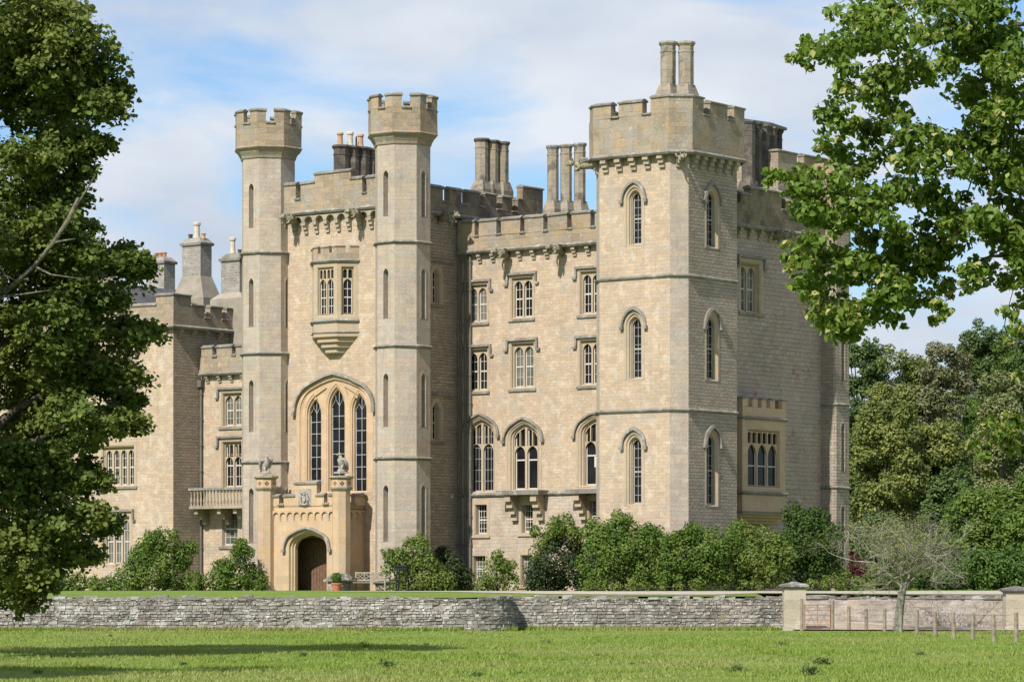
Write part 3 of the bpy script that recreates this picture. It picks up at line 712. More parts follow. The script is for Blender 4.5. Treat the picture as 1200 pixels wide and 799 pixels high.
# oriel over the great window
def oriel(parent, F_, c, w, proj, cant, zt, ztop, zw1, zw0, zsill, zpan, zbot, lights, merl, square=False, mat='dressed', label=None, pm='parapet'):
    """canted (or square) bay window hung on face F_"""
    p = lambda s_, d: F_.pt(s_, 0, -d)[:2]
    path = [p(c - w / 2 - cant, 0), p(c - w / 2, proj), p(c + w / 2, proj), p(c + w / 2 + cant, 0)]
    if square: path = [p(c - w / 2, 0), p(c - w / 2, proj), p(c + w / 2, proj), p(c + w / 2, 0)]
    body = MB(); faces = []
    for i in range(3):
        a, b = path[i], path[i + 1]; faces.append((Face(a, (b[0] - a[0], b[1] - a[1])), math.dist(a, b)))
    root = MB(); plan = []
    for i, (Fq, Lf) in enumerate(faces):
        nl, wd = lights[i]
        if nl: plan.append((Fq, Lf / 2, zw0, wd, zw1 - zw0, nl))
    for Fq, s_, z0, wd, h, nl in plan: Fq.holes.append(Outline(s_, z0, wd, h).pts(0, 0))
    for Fq, Lf in faces: wall_rect(body, Fq, 0, Lf, zpan, zt)
    cap = lambda z, dd=0: [(q[0], q[1], z) for q in path]
    # stepped corbel below
    stp = 4
    for k in range(stp):
        f0 = 1 - k / stp * .72; f1 = f0 - .1; zz1 = zpan - (zpan - zbot) * k / stp; zz0 = zpan - (zpan - zbot) * (k + 1) / stp
        mk = lambda f: [p(c + (-(w / 2 + cant) if not square else -w / 2) * (f if not square else 1), 0), p(c - w / 2 * (f if not square else 1), proj * f), p(c + w / 2 * (f if not square else 1), proj * f), p(c + ((w / 2 + cant) if not square else w / 2) * (f if not square else 1), 0)]
        A, B = mk(f0), mk(f1)
        body.add([(q[0], q[1], zz1) for q in A] + [(q[0], q[1], zz0 + .06) for q in A] + [(q[0], q[1], zz0) for q in B], [(0, 1, 5, 4), (1, 2, 6, 5), (2, 3, 7, 6), (4, 5, 9, 8), (5, 6, 10, 9), (6, 7, 11, 10), (8, 9, 10, 11), (0, 3, 2, 1)])
    body.add([(q[0], q[1], zt + .1) for q in path], [(0, 1, 2, 3)])
    bo = body.build('oriel', M[mat], parent)
    if label: bo['label'] = label
    for Fq, s_, z0, wd, h, nl in plan:
        Fn = Face(Fq.o, Fq.d); window_parts(bo, Fn, s_, z0, wd, h, nl, few=square, mat=mat)
    for z, p_, h_ in ((zt, .13, .22), (zsill, .13, .22), (zpan + .02, .06, .12)):
        sc = MB(); sc.sweep(path, string_prof(z, p_, h_)); sc.build('string_course', M['coping'], bo)
    tot = sum(plen(path)); par = MB(); t = .22; zc = zt + (ztop - zt) * .55
    par.sweep(path, [(.02, zt + .05), (.02, zc), (-t, zc), (-t, zt + .05)])
    cbs = []
    for a, b in merl(plen(path)):
        sp = subpath(path, a, b); par.sweep(sp, [(.02, zc), (.02, ztop), (-t, ztop), (-t, zc)]); cb = MB(); cb.sweep(sp, cope_prof(ztop, t, .06, .09)); cbs.append(cb)
    po_ = par.build('battlement', M[pm], bo)
    for cb in cbs: cb.build('coping', M['coping'], bo)
    return bo
def window_parts(bo, Fq, s_, z0, W, H, nl, panel=True, mat='dressed', pane='glass', few=False):
    """surround, tracery, bars and pane of a bay's light, as sub-parts of the bay"""
    o = Outline(s_, z0, W, H); mb = MB(); prof = ((0, 0), (.05, .02), (.07, .1), (.12, .2))
    mb.loft(Fq, [(o.pts(a, a), d) for a, d in prof]); ai, dd = prof[-1]; inner = o.pts(ai); wi = W / 2 - ai
    mu = .1; lw = (2 * wi - .04 - (nl - 1) * mu) / nl; zp = z0 + H * .75; zt = z0 + H - ai; holes = []; gb = MB()
    for k in range(nl):
        x = s_ - wi + .02 + lw / 2 + k * (lw + mu); holes.append(light_poly(x, z0 + ai + .03, lw, zp, lw * .75)); sw = (lw - .07) / 2
        for sg in (-1, 1):
            xm = x + sg * (sw / 2 + .035); holes.append([(xm - sw / 2, zp + .03 - .0), (xm + sw / 2, zp + .03), (xm + sw / 2, zt - .1), (xm, zt - .04), (xm - sw / 2, zt - .1)])
        for a in (x - lw / 2 + .02, x + lw / 2 - .02): gb.fbox(Fq, a - .02, a + .02, z0 + .12, zp, dd + .012, dd + .045)
        if not few: gb.fbox(Fq, x - .016, x + .016, z0 + .13, zp, dd + .016, dd + .04)
        for j in ((2,) if few else (1, 2, 3)):
            z = z0 + ai + (zp - z0 - ai) * j / 4.2; gb.fbox(Fq, x - lw / 2, x + lw / 2, z - (.03 if j == 2 else .016), z + (.03 if j == 2 else .016), dd + .014, dd + .042)
    mb.plate(Fq, inner, holes, dd - .08, dd + .05)
    mb.build('window', M[mat], bo); gb.build('glazing_bars', M['white'], bo)
    pb = MB(); pb.add([Fq.pt(p[0], p[1], dd + .043) for p in inner], [tuple(range(len(inner)))]); pb.build('pane', M[pane], bo)
ZG = lambda py: zat(py, UM, -.8)
oriel(castle, front(0), UM + .05, 1.66, .84, .84, ZG(306), ZG(290), ZG(312.5), ZG(371), ZG(376), ZG(390), ZG(414),
      ((1, .78), (2, 1.24), (1, .78)), lambda L_: [(0, L_[0] * .4), (L_[0] * .62, L_[0] + .3), (L_[0] + .56, L_[0] + 1.1), (L_[0] + L_[1] - .26, L_[0] + L_[1] + .46), (L_[0] + L_[1] + .72, sum(L_))], label='oriel window high over the great window')

# ---- porch
VP = -2.1; FP = front(VP); ca, cb_ = uat(312, VP), uat(400, VP)
PA = .47
def porch_pillar(c, label):
    oc = octagon(c, PA); mb = MB(); zt = zat(573, *c)
    for k in range(8): a, b = oc[k], oc[(k + 1) % 8]; wall_rect(mb, Face(a, (b[0] - a[0], b[1] - a[1])), 0, math.dist(a, b), Z0, zt)
    o = mb.build('porch_pillar', M['porch'], castle); o['label'] = label
    cp = MB(); z = zt
    cp.sweep(oc, [(-.1, z - .12), (.04, z - .08), (.12, z + .04), (.12, z + .12), (-.1, z + .12)], True)
    zz = zat(560, *c); cp.sweep(oc, [(-.1, zz - .14), (.1, zz - .06), (.19, zz + .02), (.19, zz + .1), (-.2, zz + .14)], True)
    cp.add([(p[0], p[1], zz + .14) for p in octagon(c, PA - .15)], [tuple(range(8))]); cp.build('capital', M['corbel'], o)
    fr_ = MB()
    oq = octagon(c, PA + .07)
    for k in range(8):     # pierced quatrefoil band
        a, b = oq[k], oq[(k + 1) % 8]; Fq = Face(a, (b[0] - a[0], b[1] - a[1])); Lf = math.dist(a, b); hs = []
        zc = (z + .12 + zz - .14) / 2; r = .085
        cx = Lf / 2
        for dx, dz in ((.075, 0), (-.075, 0), (0, .075), (0, -.075)): hs.append([(cx + dx + .052 * math.cos(t), zc + dz + .052 * math.sin(t)) for t in [i * math.pi / 4 for i in range(8)]])
        fr_.plate(Fq, [(0, z + .1), (Lf, z + .1), (Lf, zz - .1), (0, zz - .1)], hs, 0, .12)
    fr_.build('pierced_band', M['porch'], o)
    ik = MB(); ik.sweep(octagon(c, PA - .06), [(0, z + .1), (0, zz - .1), (-.1, zz - .1), (-.1, z + .1)], True); ik.build('band_core', M['corbel'], o)
    return zz + .14
ztop_p = porch_pillar((ca, VP), 'left octagonal pillar of the porch'); porch_pillar((cb_, VP), 'right octagonal pillar of the porch')
pw = MB(); FPw = front(VP + .1)
czp = uat(360.2, VP + .1); wd_d = uat(379.5, VP + .1) - uat(341.5, VP + .1); zspr = zat(644, czp, VP); zapx = zat(627, czp, VP)
od = Outline(czp, Z0 + .02, wd_d + .5, zapx - Z0 + .22, 'tudor', zapx - zspr + .2)
FPw.holes.append(od.pts(0, 0))
zpar0 = zat(592, czp, VP); zparm = zat(581, czp, VP); zparh = zat(567, czp, VP)
wall_rect(pw, FPw, ca, cb_, Z0, zpar0)
FPs = right(cb_ - .12); wall_rect(pw, FPs, VP, .02, Z0, zpar0)
FPl = Face((ca + .12, 0), (0, -1)); wall_rect(pw, FPl, 0, -VP, Z0, zpar0)
pw.add([(ca, VP + .1, zpar0 - .2), (cb_, VP + .1, zpar0 - .2), (cb_, 0, zpar0 - .2), (ca, 0, zpar0 - .2)], [(0, 1, 2, 3)])
pwo = pw.build('porch', M['porch'], castle)
dr = MB(); dr.loft(FPw, [(od.pts(a, 0), d) for a, d in ((0, 0), (.06, .03), (.08, .16), (.15, .18), (.19, .3), (.25, .32), (.25, .55))]); dr.build('porch_arch', M['porch'], pwo)
arch_hood(FPw, od, .14, pwo, .13, .16)
for sg in (-1, 1):      # capitals of the arch
    pass
battlement(castle, [(ca, VP + .06), (cb_, VP + .06)], zpar0 - .02, zpar0 + .04,
           [(0, uat(326, VP) - ca, None), (uat(331.5, VP) - ca, uat(344.5, VP) - ca, None), (uat(344.5, VP) - ca + .001, uat(370, VP) - ca, zparh), (uat(370, VP) - ca + .001, uat(378.5, VP) - ca, None), (uat(384, VP) - ca, cb_ - ca, None)], zparm, .3, mat='porch')
battlement(castle, [(cb_ - .02, VP), (cb_ - .02, .05)], zpar0 - .02, zpar0 + .04, [(0, .75, None), (1.2, 2.12, None)], zparm, .3, mat='porch')
battlement(castle, [(ca + .02, .05), (ca + .02, VP)], zpar0 - .02, zpar0 + .04, [(0, .75, None), (1.2, 2.12, None)], zparm, .3, mat='porch')
corbels(castle, [((ca + .45, VP + .1), (cb_ - .45, VP + .1))], zat(604, czp, VP), .52, .09, .26, .12, mat='porch', arches=True)
corbels(castle, [((cb_ - .12, VP + .5), (cb_ - .12, 0))], zat(604, czp, VP), .52, .09, .26, .12, mat='porch', arches=True)
# inner door deep in the porch
ind = MB(); ind.box(ca + .2, cb_ - .2, -.03, -.012, Z0, zpar0 - .3); ind.build('porch_back_wall', M['dressed'], pwo)
dd_ = MB(); dcx = (ca + cb_) / 2; dd_.box(ca + .6, cb_ - .6, -.12, -.05, Z0, 2.9)
for i in range(12): dd_.box(ca + .65 + i * .22, ca + .65 + i * .22 + .2, -.14, -.119, Z0 + .1, 2.8)
dd_.build('door', M['door'], pwo)
# carved coat of arms on the raised middle of the porch
am = MB(); cA = uat(356.5, VP); zA0, zA1 = zat(592, cA, VP), zat(572.5, cA, VP); FA = front(VP + .06)
am.fbox(FA, cA - .44, cA + .44, zA0 - .02, zA1, .02, -.03)
armo = am.build('arms_panel', M['statue'], castle)
sh_ = MB(); hA = zA1 - zA0; zm_ = zA0 + hA * .42
sh_.plate(FA, [(cA, zm_ - .24), (cA + .13, zm_ - .1), (cA + .14, zm_ + .14), (cA - .14, zm_ + .14), (cA - .13, zm_ - .1)], [], -.11, -.02)
sh_.ball(FA.pt(cA, zm_ + .22, -.08), (.085, .06, .08), 8, 6); sh_.tube([FA.pt(cA, zm_ + .27, -.07), FA.pt(cA + .03, zm_ + .42, -.07)], [.07, .02], 6)
for sg in (-1, 1):
    sh_.tube([FA.pt(cA + sg * .2, zm_ - .28, -.07), FA.pt(cA + sg * .25, zm_ - .08, -.08), FA.pt(cA + sg * .22, zm_ + .1, -.08), FA.pt(cA + sg * .2, zm_ + .2, -.08)], [.05, .075, .08, .05], 7)
    sh_.ball(FA.pt(cA + sg * .19, zm_ + .25, -.09), .06, 7, 5); sh_.tube([FA.pt(cA + sg * .22, zm_ + .1, -.09), FA.pt(cA + sg * .13, zm_ + .1, -.12)], [.03, .03], 5)
    sh_.tube([FA.pt(cA + sg * .3, zm_ - .2, -.05), FA.pt(cA + sg * .36, zm_ + .05, -.05), FA.pt(cA + sg * .3, zm_ + .24, -.05)], [.03, .035, .02], 5)
sh_.tube([FA.pt(cA - .36, zm_ - .3, -.06), FA.pt(cA, zm_ - .35, -.07), FA.pt(cA + .36, zm_ - .3, -.06)], [.04, .05, .04], 6)
sh_.build('shield', M['statue'], armo)

# ---- middle range
FM = front(VM); UT0 = uat(700, 0) - .3
zbase_m = zat(579, 5, VM)
for (pa, pb, pt_, pb2, pn) in ((549.5, 570.5, 336, 376.5, 'glass_p'), (602.5, 624, 327.5, 371.5, 'glass'), (683, 704.5, 320, 367, 'glass'),
                          (549.5, 571, 412, 457, 'glass'), (602.5, 625.5, 404.5, 453.5, 'glass_p'), (683, 705, 401, 450, 'glass')):
    a, b = FM.S(pa), FM.S(pb); c = (a + b) / 2; zt_, zb_ = FM.Z(pt_, c), FM.Z(pb2, c)
    window(castle, FM, c - .1, zb_ - .08, b - a + .24, zt_ - zb_ + .2, 'flat', nl=2, hood='label', bars=(2, 4), pane=pn, jamb=.12, prof=((0, 0), (.04, .03), (.05, .12), (.09, .14), (.12, .24)))
for i, (pc, pap, pbt) in enumerate(((562, 489, 577.5), (614.5, 494, 575), (697.5, 488, 570))):
    c = FM.S(pc - (1 if i else 0)); zt_, zb_ = FM.Z(pap, c), FM.Z(pbt, c)
    window(castle, FM, c, zb_, 2.15, zt_ - zb_, 'tudor', .98, 2, prof=((0, 0), (.06, .04), (.12, .06), (.16, .16), (.22, .18), (.28, .34)), jamb=.15, hood='arch', bars=(3, 6) if i == 0 else (1, 2),
           sash=i > 0, panel=(zt_ - zb_) * .655, mull=.15, sill=False, barmat='leading' if i == 0 else 'white', lead=False)
for pa, pb, pt_, pb2 in ((556.5, 570.5, 591, 627), (611, 624.5, 591, 625), (689.5, 704, 586, 622), (554, 569, 651, 682), (610, 624, 650, 686), (690, 704, 648, 684)):
    a, b = FM.S(pa), FM.S(pb); c = (a + b) / 2; zt_, zb_ = FM.Z(pt_, c), FM.Z(pb2, c)
    wo = window(castle, FM, c, zb_, b - a, zt_ - zb_, 'flat', nl=0, bars=(4, 5), jamb=.2, prof=((0, 0), (.03, .05), (.05, .28)), pane='glass_p' if pb2 > 650 else 'glass', cap_mat='dressed', mat='dressed')
mw = MB(); zs_m = FM.Z(288.3, 6.9)
zmid = zbase_m + .3
lowF, hiF = front(VM), front(VM); 
for h in FM.holes: (lowF if sum(p[1] for p in h) / len(h) < zbase_m else hiF).holes.append(h)
wall_rect(mw, hiF, US - .05, UT0 + 1, zbase_m, zs_m + .3); wall_rect(mw, lowF, US - .05, UT0 + 1, Z0, zbase_m, 1)
mw.add([(US, VM, zs_m + .25), (UT0 + 1, VM, zs_m + .25), (UT0 + 1, 13, zs_m + .25), (US, 13, zs_m + .25)], [(0, 1, 2, 3)], 2)
mw.build('middle_range', [M['wall'], M['base'], M['lead']], castle)
string_course(castle, [(US, VM), (UT0 + .5, VM)], zbase_m + .04, False, .14, .24)
for i, (pa, pb) in enumerate(((582, 635), (662, 715))):     # balconettes on stepped brackets
    a, b = front(VM - .75).S(pa), front(VM - .75).S(pb); bb = MB(); z = zbase_m + .08
    bb.fbox(FM, a + .1, b - .1, z - .12, z + .12, -.02, -.95)
    bo = bb.build('balcony_ledge', M['coping'], castle)
    for c in (a + .75, b - .75 + .2):
        br = MB()
        for j in range(4): br.fbox(FM, c - .2, c + .2, z - .14 - .34 * (j + 1) + .003, z - .12 - .34 * j, .0, -.82 + .2 * j)
        br.build('bracket', M['dressed'], bo)
mp_path = [(US + .2, VM - .28), (UT0 + .6, VM - .28)]
fm2 = front(VM - .28); sm = lambda px: fm2.S(px) - (US + .2)
zmc, zmm = FM.Z(270.5, 6.9), FM.Z(252.8, 6.9)
ms = [(0, sm(556), None)]
for a, b in ((561, 581.5), (587, 609.5), (614.5, 636.5), (642, 664.5), (670, 692)): ms.append((sm(a), sm(b), None))
ms.append((sm(697.5), sm(715), None)); ms = [m_ for m_ in ms if m_[0] < UT0 + .4 - US - .2]; ms[-1] = (ms[-1][0], min(ms[-1][1], UT0 + .4 - US), None)
battlement(castle, mp_path, zs_m, zmc, ms, zmm, .4)
sc1 = string_course(castle, mp_path, zs_m, False, .14, .26)
corbels(sc1, [((US + .2, VM), (UT0 + .5, VM))], zs_m - .12, .93, .28, .5)
for px in (592, 656): gargoyle(castle, (fm2.S(px), VM - .25, zs_m - .34), (0, -1), .9)
# drainpipes in the corner
dp = MB()
for du, dv, top in ((.28, -.16, 262), (.62, -.12, 300), (.95, -.12, 262)):
    p0 = (US + du, VM + dv); dp.tube([(p0[0], p0[1], Z0), (p0[0], p0[1], zat(top, US, VM))], [.075, .075], 8)
    for k in range(12):
        z = 1 + k * 1.55
        if z < zat(top, US, VM): dp.tube([(p0[0], p0[1], z), (p0[0], p0[1], z + .1)], [.105, .105], 8)
dpo = dp.build('drainpipe', M['pipe'], castle)
hp = MB(); hp.fbox(FM, US + .42, US + .84, zat(305, US, VM), zat(300, US, VM), -.03, -.3); hp.build('rain_hopper', M['pipe'], dpo)
lamp = MB(); lamp.fbox(FS, VM - .72, VM - .6, zat(584, US, VM), zat(580, US, VM), 0, -.12); lamp.build('wall_lamp', M['white'], castle)

# ---- corner tower
CH = .68
TU0, TU1, TV0 = uat(702.5, 0) - CH, uat(785, 0) + CH, 0.0
TV1 = vat(867, TU1) + CH * .6
def tower_path(e=0):
    return [(TU0 - e, TV0 + CH), (TU0 + CH, TV0 - e), (TU1 - CH, TV0 - e), (TU1 + e, TV0 + CH), (TU1 + e, TV1 - CH), (TU1 - CH, TV1 + e), (TU0 + CH, TV1 + e), (TU0 - e, TV1 - CH)]
tp = tower_path(); FT = front(TV0); FTR = right(TU1)
ztw = zat(184, 16, 0)
tw = MB(); tower_win = []
for Fq, pc, rowsT in ((FT, 743.2, ((219, 288), (367, 445), (508, 592))), (FTR, 834.5, ((221, 291), (368, 446), (506, 593)))):
    c = Fq.S(pc)
    for i, (a, b) in enumerate(rowsT):
        z1, z0 = Fq.Z(a, c), Fq.Z(b, c)
        window(castle, Fq, c, z0, 1.02, z1 - z0, 'pt', .66, 1, prof=((0, 0), (.05, .06), (.12, .08), (.14, .18), (.18, .2), (.21, .34)) if Fq is FT else ((0, 0), (.05, .05), (.1, .07), (.15, .2)), jamb=.14, hood='arch', bars=(2, 7), sash=True, barmat='leading', sill=False)
        qs = MB()
qm = MB()
for k in range(8):
    a, b = tp[k], tp[(k + 1) % 8]; Lf = math.dist(a, b); Fq = Face(a, (b[0] - a[0], b[1] - a[1]))
    if k in (1, 3):
        base = FT if k == 1 else FTR; off = a[0] if k == 1 else a[1]; Fq.holes = [[(x - off, z) for x, z in h] for h in base.holes]
    wall_rect(tw, Fq, 0, Lf, Z0, ztw, 0 if k in (1,) else (1 if k in (0, 2) else 2))
two = tw.build('corner_tower', [M['wall'], M['turret'], M['side']], castle); two['label'] = 'tall square tower with chamfered corners'
for py in (325.5, 481): string_course(two, tp, zat(py, 15, 0), True, .12, .22)
string_course(two, tp, 1.3, True, .14, .25, 'plinth')
PE = .36
zpt = zat(181.5, 15.2, -PE); ztc = zat(136.5, 15.2, -PE); ztm = zat(120.5, 15.2, -PE)
tpo = tower_path(PE)
# widen properly: offset octagon
def offs(path, d):
    n = len(path); out = []
    for i in range(n):
        p0, p1, p2 = Vector(path[i - 1]), Vector(path[i]), Vector(path[(i + 1) % n]); d0 = (p1 - p0).normalized(); d1 = (p2 - p1).normalized()
        n0, n1 = Vector((d0.y, -d0.x)), Vector((d1.y, -d1.x)); q = p1 + (n0 + n1) / (1 + n0.dot(n1)) * d; out.append((q.x, q.y))
    return out
tpo = offs(tp, PE); ls = plen(tpo, True); cum = [0]
for l in ls: cum.append(cum[-1] + l)
ff = front(-PE); f1 = lambda px: cum[1] + ff.S(px) - tpo[1][0]
fr2 = right(TU1 + PE); f3 = lambda px: cum[3] + fr2.S(px) - tpo[3][1]
merT = [(cum[0] + .25, f1(716), None), (f1(725), f1(752.5), None), (f1(762), cum[2] + ls[2] / 2, zat(116, 16, -PE)), (cum[2] + ls[2] / 2 + .001, f3(824.5), zat(116, 16, -PE)), (f3(832), f3(852.5), None), (f3(860), cum[4] + .6, None)]
x = cum[4] + 1.1
while x + 1.6 < cum[8]: merT.append((x, x + 1.5, None)); x += 1.95
battlement(two, tpo, zpt, ztc, merT, ztm, .42, True)
string_course(two, tpo, zpt, True, .13, .24)
corbels(two, [(tp[1], tp[2]), (tp[3], tp[4]), (tp[0], tp[1]), (tp[2], tp[3])], zpt - .1, .8, PE, .66, .34)
tr = MB(); tr.add([(p[0], p[1], zpt + .5) for p in tp], [tuple(range(8))]); tr.build('roof', M['lead'], two)
gargoyle(two, (TU1 - CH / 2, TV0 + CH / 2, zpt - .45), (.7, -.7), .8)
gargoyle(two, (TU0 + CH / 2 - .2, TV0 + CH / 2 - .1, zpt - .3), (-.85, -.5), 1.0)

# ---- right wing
UR = 16.3; FRW = right(UR); VE = vat(961.5, UR)
wz = []
a, b = FRW.S(868), FRW.S(893); c = (a + b) / 2; zt_, zb_ = FRW.Z(307, c), FRW.Z(367, c)
window(castle, FRW, FRW.S(880), zb_, 2.0, zt_ - zb_, 'flat', nl=2, hood='label', bars=(2, 4), pane='glass_p', prof=((0, 0), (.08, .05), (.12, .2), (.2, .36)))
zs_r = FRW.Z(272, FRW.S(890))
rw = MB(); wall_rect(rw, FRW, TV1 - 1, VE + 3, Z0, zs_r + .3)
rw.add([(6, TV1 - 1, zs_r + .3), (UR, TV1 - 1, zs_r + .3), (UR, VE + 3, zs_r + .3), (6, VE + 3, zs_r + .3)], [(0, 1, 2, 3)], 1)
Fb = Face((UR, VE + 3), (-1, 0)); wall_rect(rw, Fb, 0, UR + 5, Z0, zs_r + .3)
rw.build('right_wing', [M['pink'], M['lead']], castle)
rp = [(UR + .28, TV1 - .6), (UR + .28, VE + .3)]; fr3 = right(UR + .28); r_ = lambda px: fr3.S(px) - (TV1 - .6)
zr0, zrc, zrm, zrh = FRW.Z(268, FRW.S(890)), FRW.Z(245, FRW.S(890)), FRW.Z(232, FRW.S(890)), FRW.Z(229, FRW.S(890))
zrc = FRW.Z(243, FRW.S(890)); Lr = VE + .9 - TV1
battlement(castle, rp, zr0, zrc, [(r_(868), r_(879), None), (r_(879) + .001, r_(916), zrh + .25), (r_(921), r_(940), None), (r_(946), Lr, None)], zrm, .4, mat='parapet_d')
sc1 = string_course(castle, rp, zr0, False, .14, .26); corbels(sc1, [((UR, TV1 - .3), (UR, VE + .3))], zr0 - .12, 1.0, .28, .55)
gargoyle(castle, (UR + .25, FRW.S(905), zr0 - .35), (1, 0), .9)
FRo = right(UR + 1.15); o_c = (FRo.S(870) + FRo.S(920.5)) / 2; o_w = FRo.S(920.5) - FRo.S(870); ZR = lambda py: FRo.Z(py, o_c)
oriel(castle, right(UR), o_c, o_w, 1.15, 0, ZR(490), ZR(468), ZR(503), ZR(572), ZR(576) - .05, ZR(600), ZR(614), ((0, 0), (3, o_w * .76), (0, 0)),
      lambda L_: [(.1, L_[0] + .55)] + [(L_[0] + q, L_[0] + q + .48) for q in (.95, 1.8, 2.65) if L_[0] + q + .48 < L_[0] + L_[1] - .2] + [(L_[0] + L_[1] - .35, sum(L_))], True, 'porch', 'square bay window hung on the right flank', 'porch')
# end turret
et = MB(); EU = UR + .95; ep = [(UR - 1, VE), (EU, VE), (EU, VE + 1.25), (UR - 1, VE + 1.25)]
ep = [(UR - .5, VE + .1), (EU - .12, VE), (EU, VE + .12), (EU, VE + 1.45), (UR - .5, VE + 1.45)]
Fe = right(EU); zte = Fe.Z(205, VE)
sl = []
for a, b in ((290, 335), (392, 446), (496, 552), (593, 650)): sl.append((VE + .8, Fe.Z(b, VE + .8), Fe.Z(a, VE + .8)))
for c, z0, z1 in sl: Fe.holes.append(Outline(c, z0, .34, z1 - z0, 'pt', .255).pts(0, 0))
wall_rect(et, Fe, VE + .12, VE + 1.45, Z0, zte)
for a, b in ((ep[0], ep[1]), (ep[1], ep[2]), (ep[3], ep[4])): wall_rect(et, Face(a, (b[0] - a[0], b[1] - a[1])), 0, math.dist(a, b), Z0, zte)
et.add([(p[0], p[1], zte) for p in ep], [tuple(range(5))])
eto = et.build('end_turret', M['side'], castle)
for c, z0, z1 in sl: slit(eto, right(EU), c, z0, z1, mat='side')
for py in (350, 473, 571): string_course(eto, ep, Fe.Z(py, VE), False, .11, .2)
battlement(eto, offs(ep, .15), zte, zte + .7, [(1.2, 2.0, None), (2.6, 3.4, None), (4.0, 4.6, None)], zte + 1.2, .25)
# higher block behind the right wing
kb = MB(); ku0, ku1, kv0, kv1 = 9.0, UR - .4, vat(912, UR - .4), vat(912, UR - .4) + 7.5
zk = zat(205, ku1, kv0)
for a, b in (((ku0, kv0), (ku1, kv0)), ((ku1, kv0), (ku1, kv1)), ((ku1, kv1), (ku0, kv1)), ((ku0, kv1), (ku0, kv0))): wall_rect(kb, Face(a, (b[0] - a[0], b[1] - a[1])), 0, math.dist(a, b), zs_r, zk)
kb.add([(ku0, kv0, zk - .1), (ku1, kv0, zk - .1), (ku1, kv1, zk - .1), (ku0, kv1, zk - .1)], [(0, 1, 2, 3)])
kbo = kb.build('rear_block', M['side'], castle); kl = math.hypot(ku1 - ku0, 0)
battlement(kbo, [(ku0, kv0), (ku1, kv0), (ku1, kv1)], zk, zat(187, ku1, kv0), [(.2, 1.6, None), (2.2, 3.6, None), (kl - 1.0, kl + 1.9, None), (kl + 2.6, kl + 5, None)], zat(177, ku1, kv0), .4)

# ---- left wing
UB = uat(203, VM - 2.4); VB = VM - 2.4; UBL = uat(60, VB)
FLr = front(VM)
zs_l = FLr.Z(437.5, FLr.S(262)); 
a, b = FLr.S(261.5), FLr.S(282)
for pt_, pb2, pan in ((462, 499, None), (519, 571, .72)):
    c = FLr.S(271.5); z1, z0 = FLr.Z(pt_, c), FLr.Z(pb2, c)
    window(castle, FLr, c, z0 - .05, b - a + .2, z1 - z0 + .15, 'flat', nl=2, hood='label', bars=(2, 4), pane='glass_p' if pan is None else 'glass', panel=None if pan is None else (z1 - z0) * pan, prof=((0, 0), (.05, .03), (.07, .12), (.12, .28)))
c = FLr.S(269.5); z1, z0 = FLr.Z(599, c), FLr.Z(640, c)
window(castle, FLr, c, z0, 1.2, z1 - z0, 'flat', nl=0, bars=(3, 4), pane='glass_p', jamb=.2, prof=((0, 0), (.05, .2)))
lw_ = MB(); wall_rect(lw_, FLr, UB - .5, UL, Z0, zs_l + .3)
lw_.add([(UB - .5, VM, zs_l + .3), (UL, VM, zs_l + .3), (UL, 11, zs_l + .3), (UB - .5, 11, zs_l + .3)], [(0, 1, 2, 3)], 1)
lw_.build('left_link', [M['wall'], M['lead']], castle)
lp = [(UB + .05, VM - .25), (UL + .2, VM - .25)]; fl2 = front(VM - .25); l_ = lambda px: fl2.S(px) - UB - .05
battlement(castle, lp, zs_l, FLr.Z(417.5, FLr.S(262)), [(max(.02, l_(236)), l_(249), None), (l_(253.5), l_(271.5), None), (l_(276), l_(295), None)], FLr.Z(407, FLr.S(262)), .35)
sc1 = string_course(castle, lp, zs_l, False, .13, .24); corbels(sc1, [((UB + .1, VM), (UL, VM))], zs_l - .1, .95, .25, .42)
# balcony with balusters
blz = zat(594, FLr.S(255), VM); brz = zat(572, FLr.S(255), VM); FB_ = front(VM - 1.25); b0, b1 = FB_.S(221.5), FB_.S(286)
bal = MB(); bal.box(b0, b1, VM - 1.25, VM, blz - .12, blz + .06)
for c in (b0 + .35, (b0 + b1) / 2, b1 - .9):
    for j in range(3): bal.box(c - .13, c + .13, VM - 1.05 + .33 * j, VM, blz - .12 - .3 * (j + 1), blz - .122 - .3 * j)
blo = bal.build('balcony', M['corbel'], castle)
br_ = MB(); br_.box(b0 - .04, b1, VM - 1.29, VM - 1.05, brz - .14, brz); br_.box(b0 - .04, b0 + .2, VM - 1.05, VM, brz - .14, brz - .002); br_.build('rail', M['coping'], blo)
nb = 17
for k in range(nb):
    c = b0 + .1 + (b1 - b0 - .2) * k / (nb - 1); q = MB(); hz = brz - .14 - blz - .06
    q.tube([(c, VM - 1.16, blz + .06 + hz * f) for f in (0, .12, .3, .55, .8, .9, 1)], [.075, .06, .08, .045, .05, .075, .08], 7); q.build('baluster', M['corbel'], blo)
# drainpipe
dq = MB(); du_ = FLr.S(237.5); dq.tube([(du_, VM - .14, Z0), (du_, VM - .14, zs_l - .5)], [.08, .08], 8)
for k in range(9): dq.tube([(du_, VM - .14, 1 + k * 1.5), (du_, VM - .14, 1.1 + k * 1.5)], [.11, .11], 8)
dq.box(du_ - .18, du_ + .18, VM - .36, VM, zs_l - .75, zs_l - .35); dq.build('drainpipe', M['pipe'], castle)
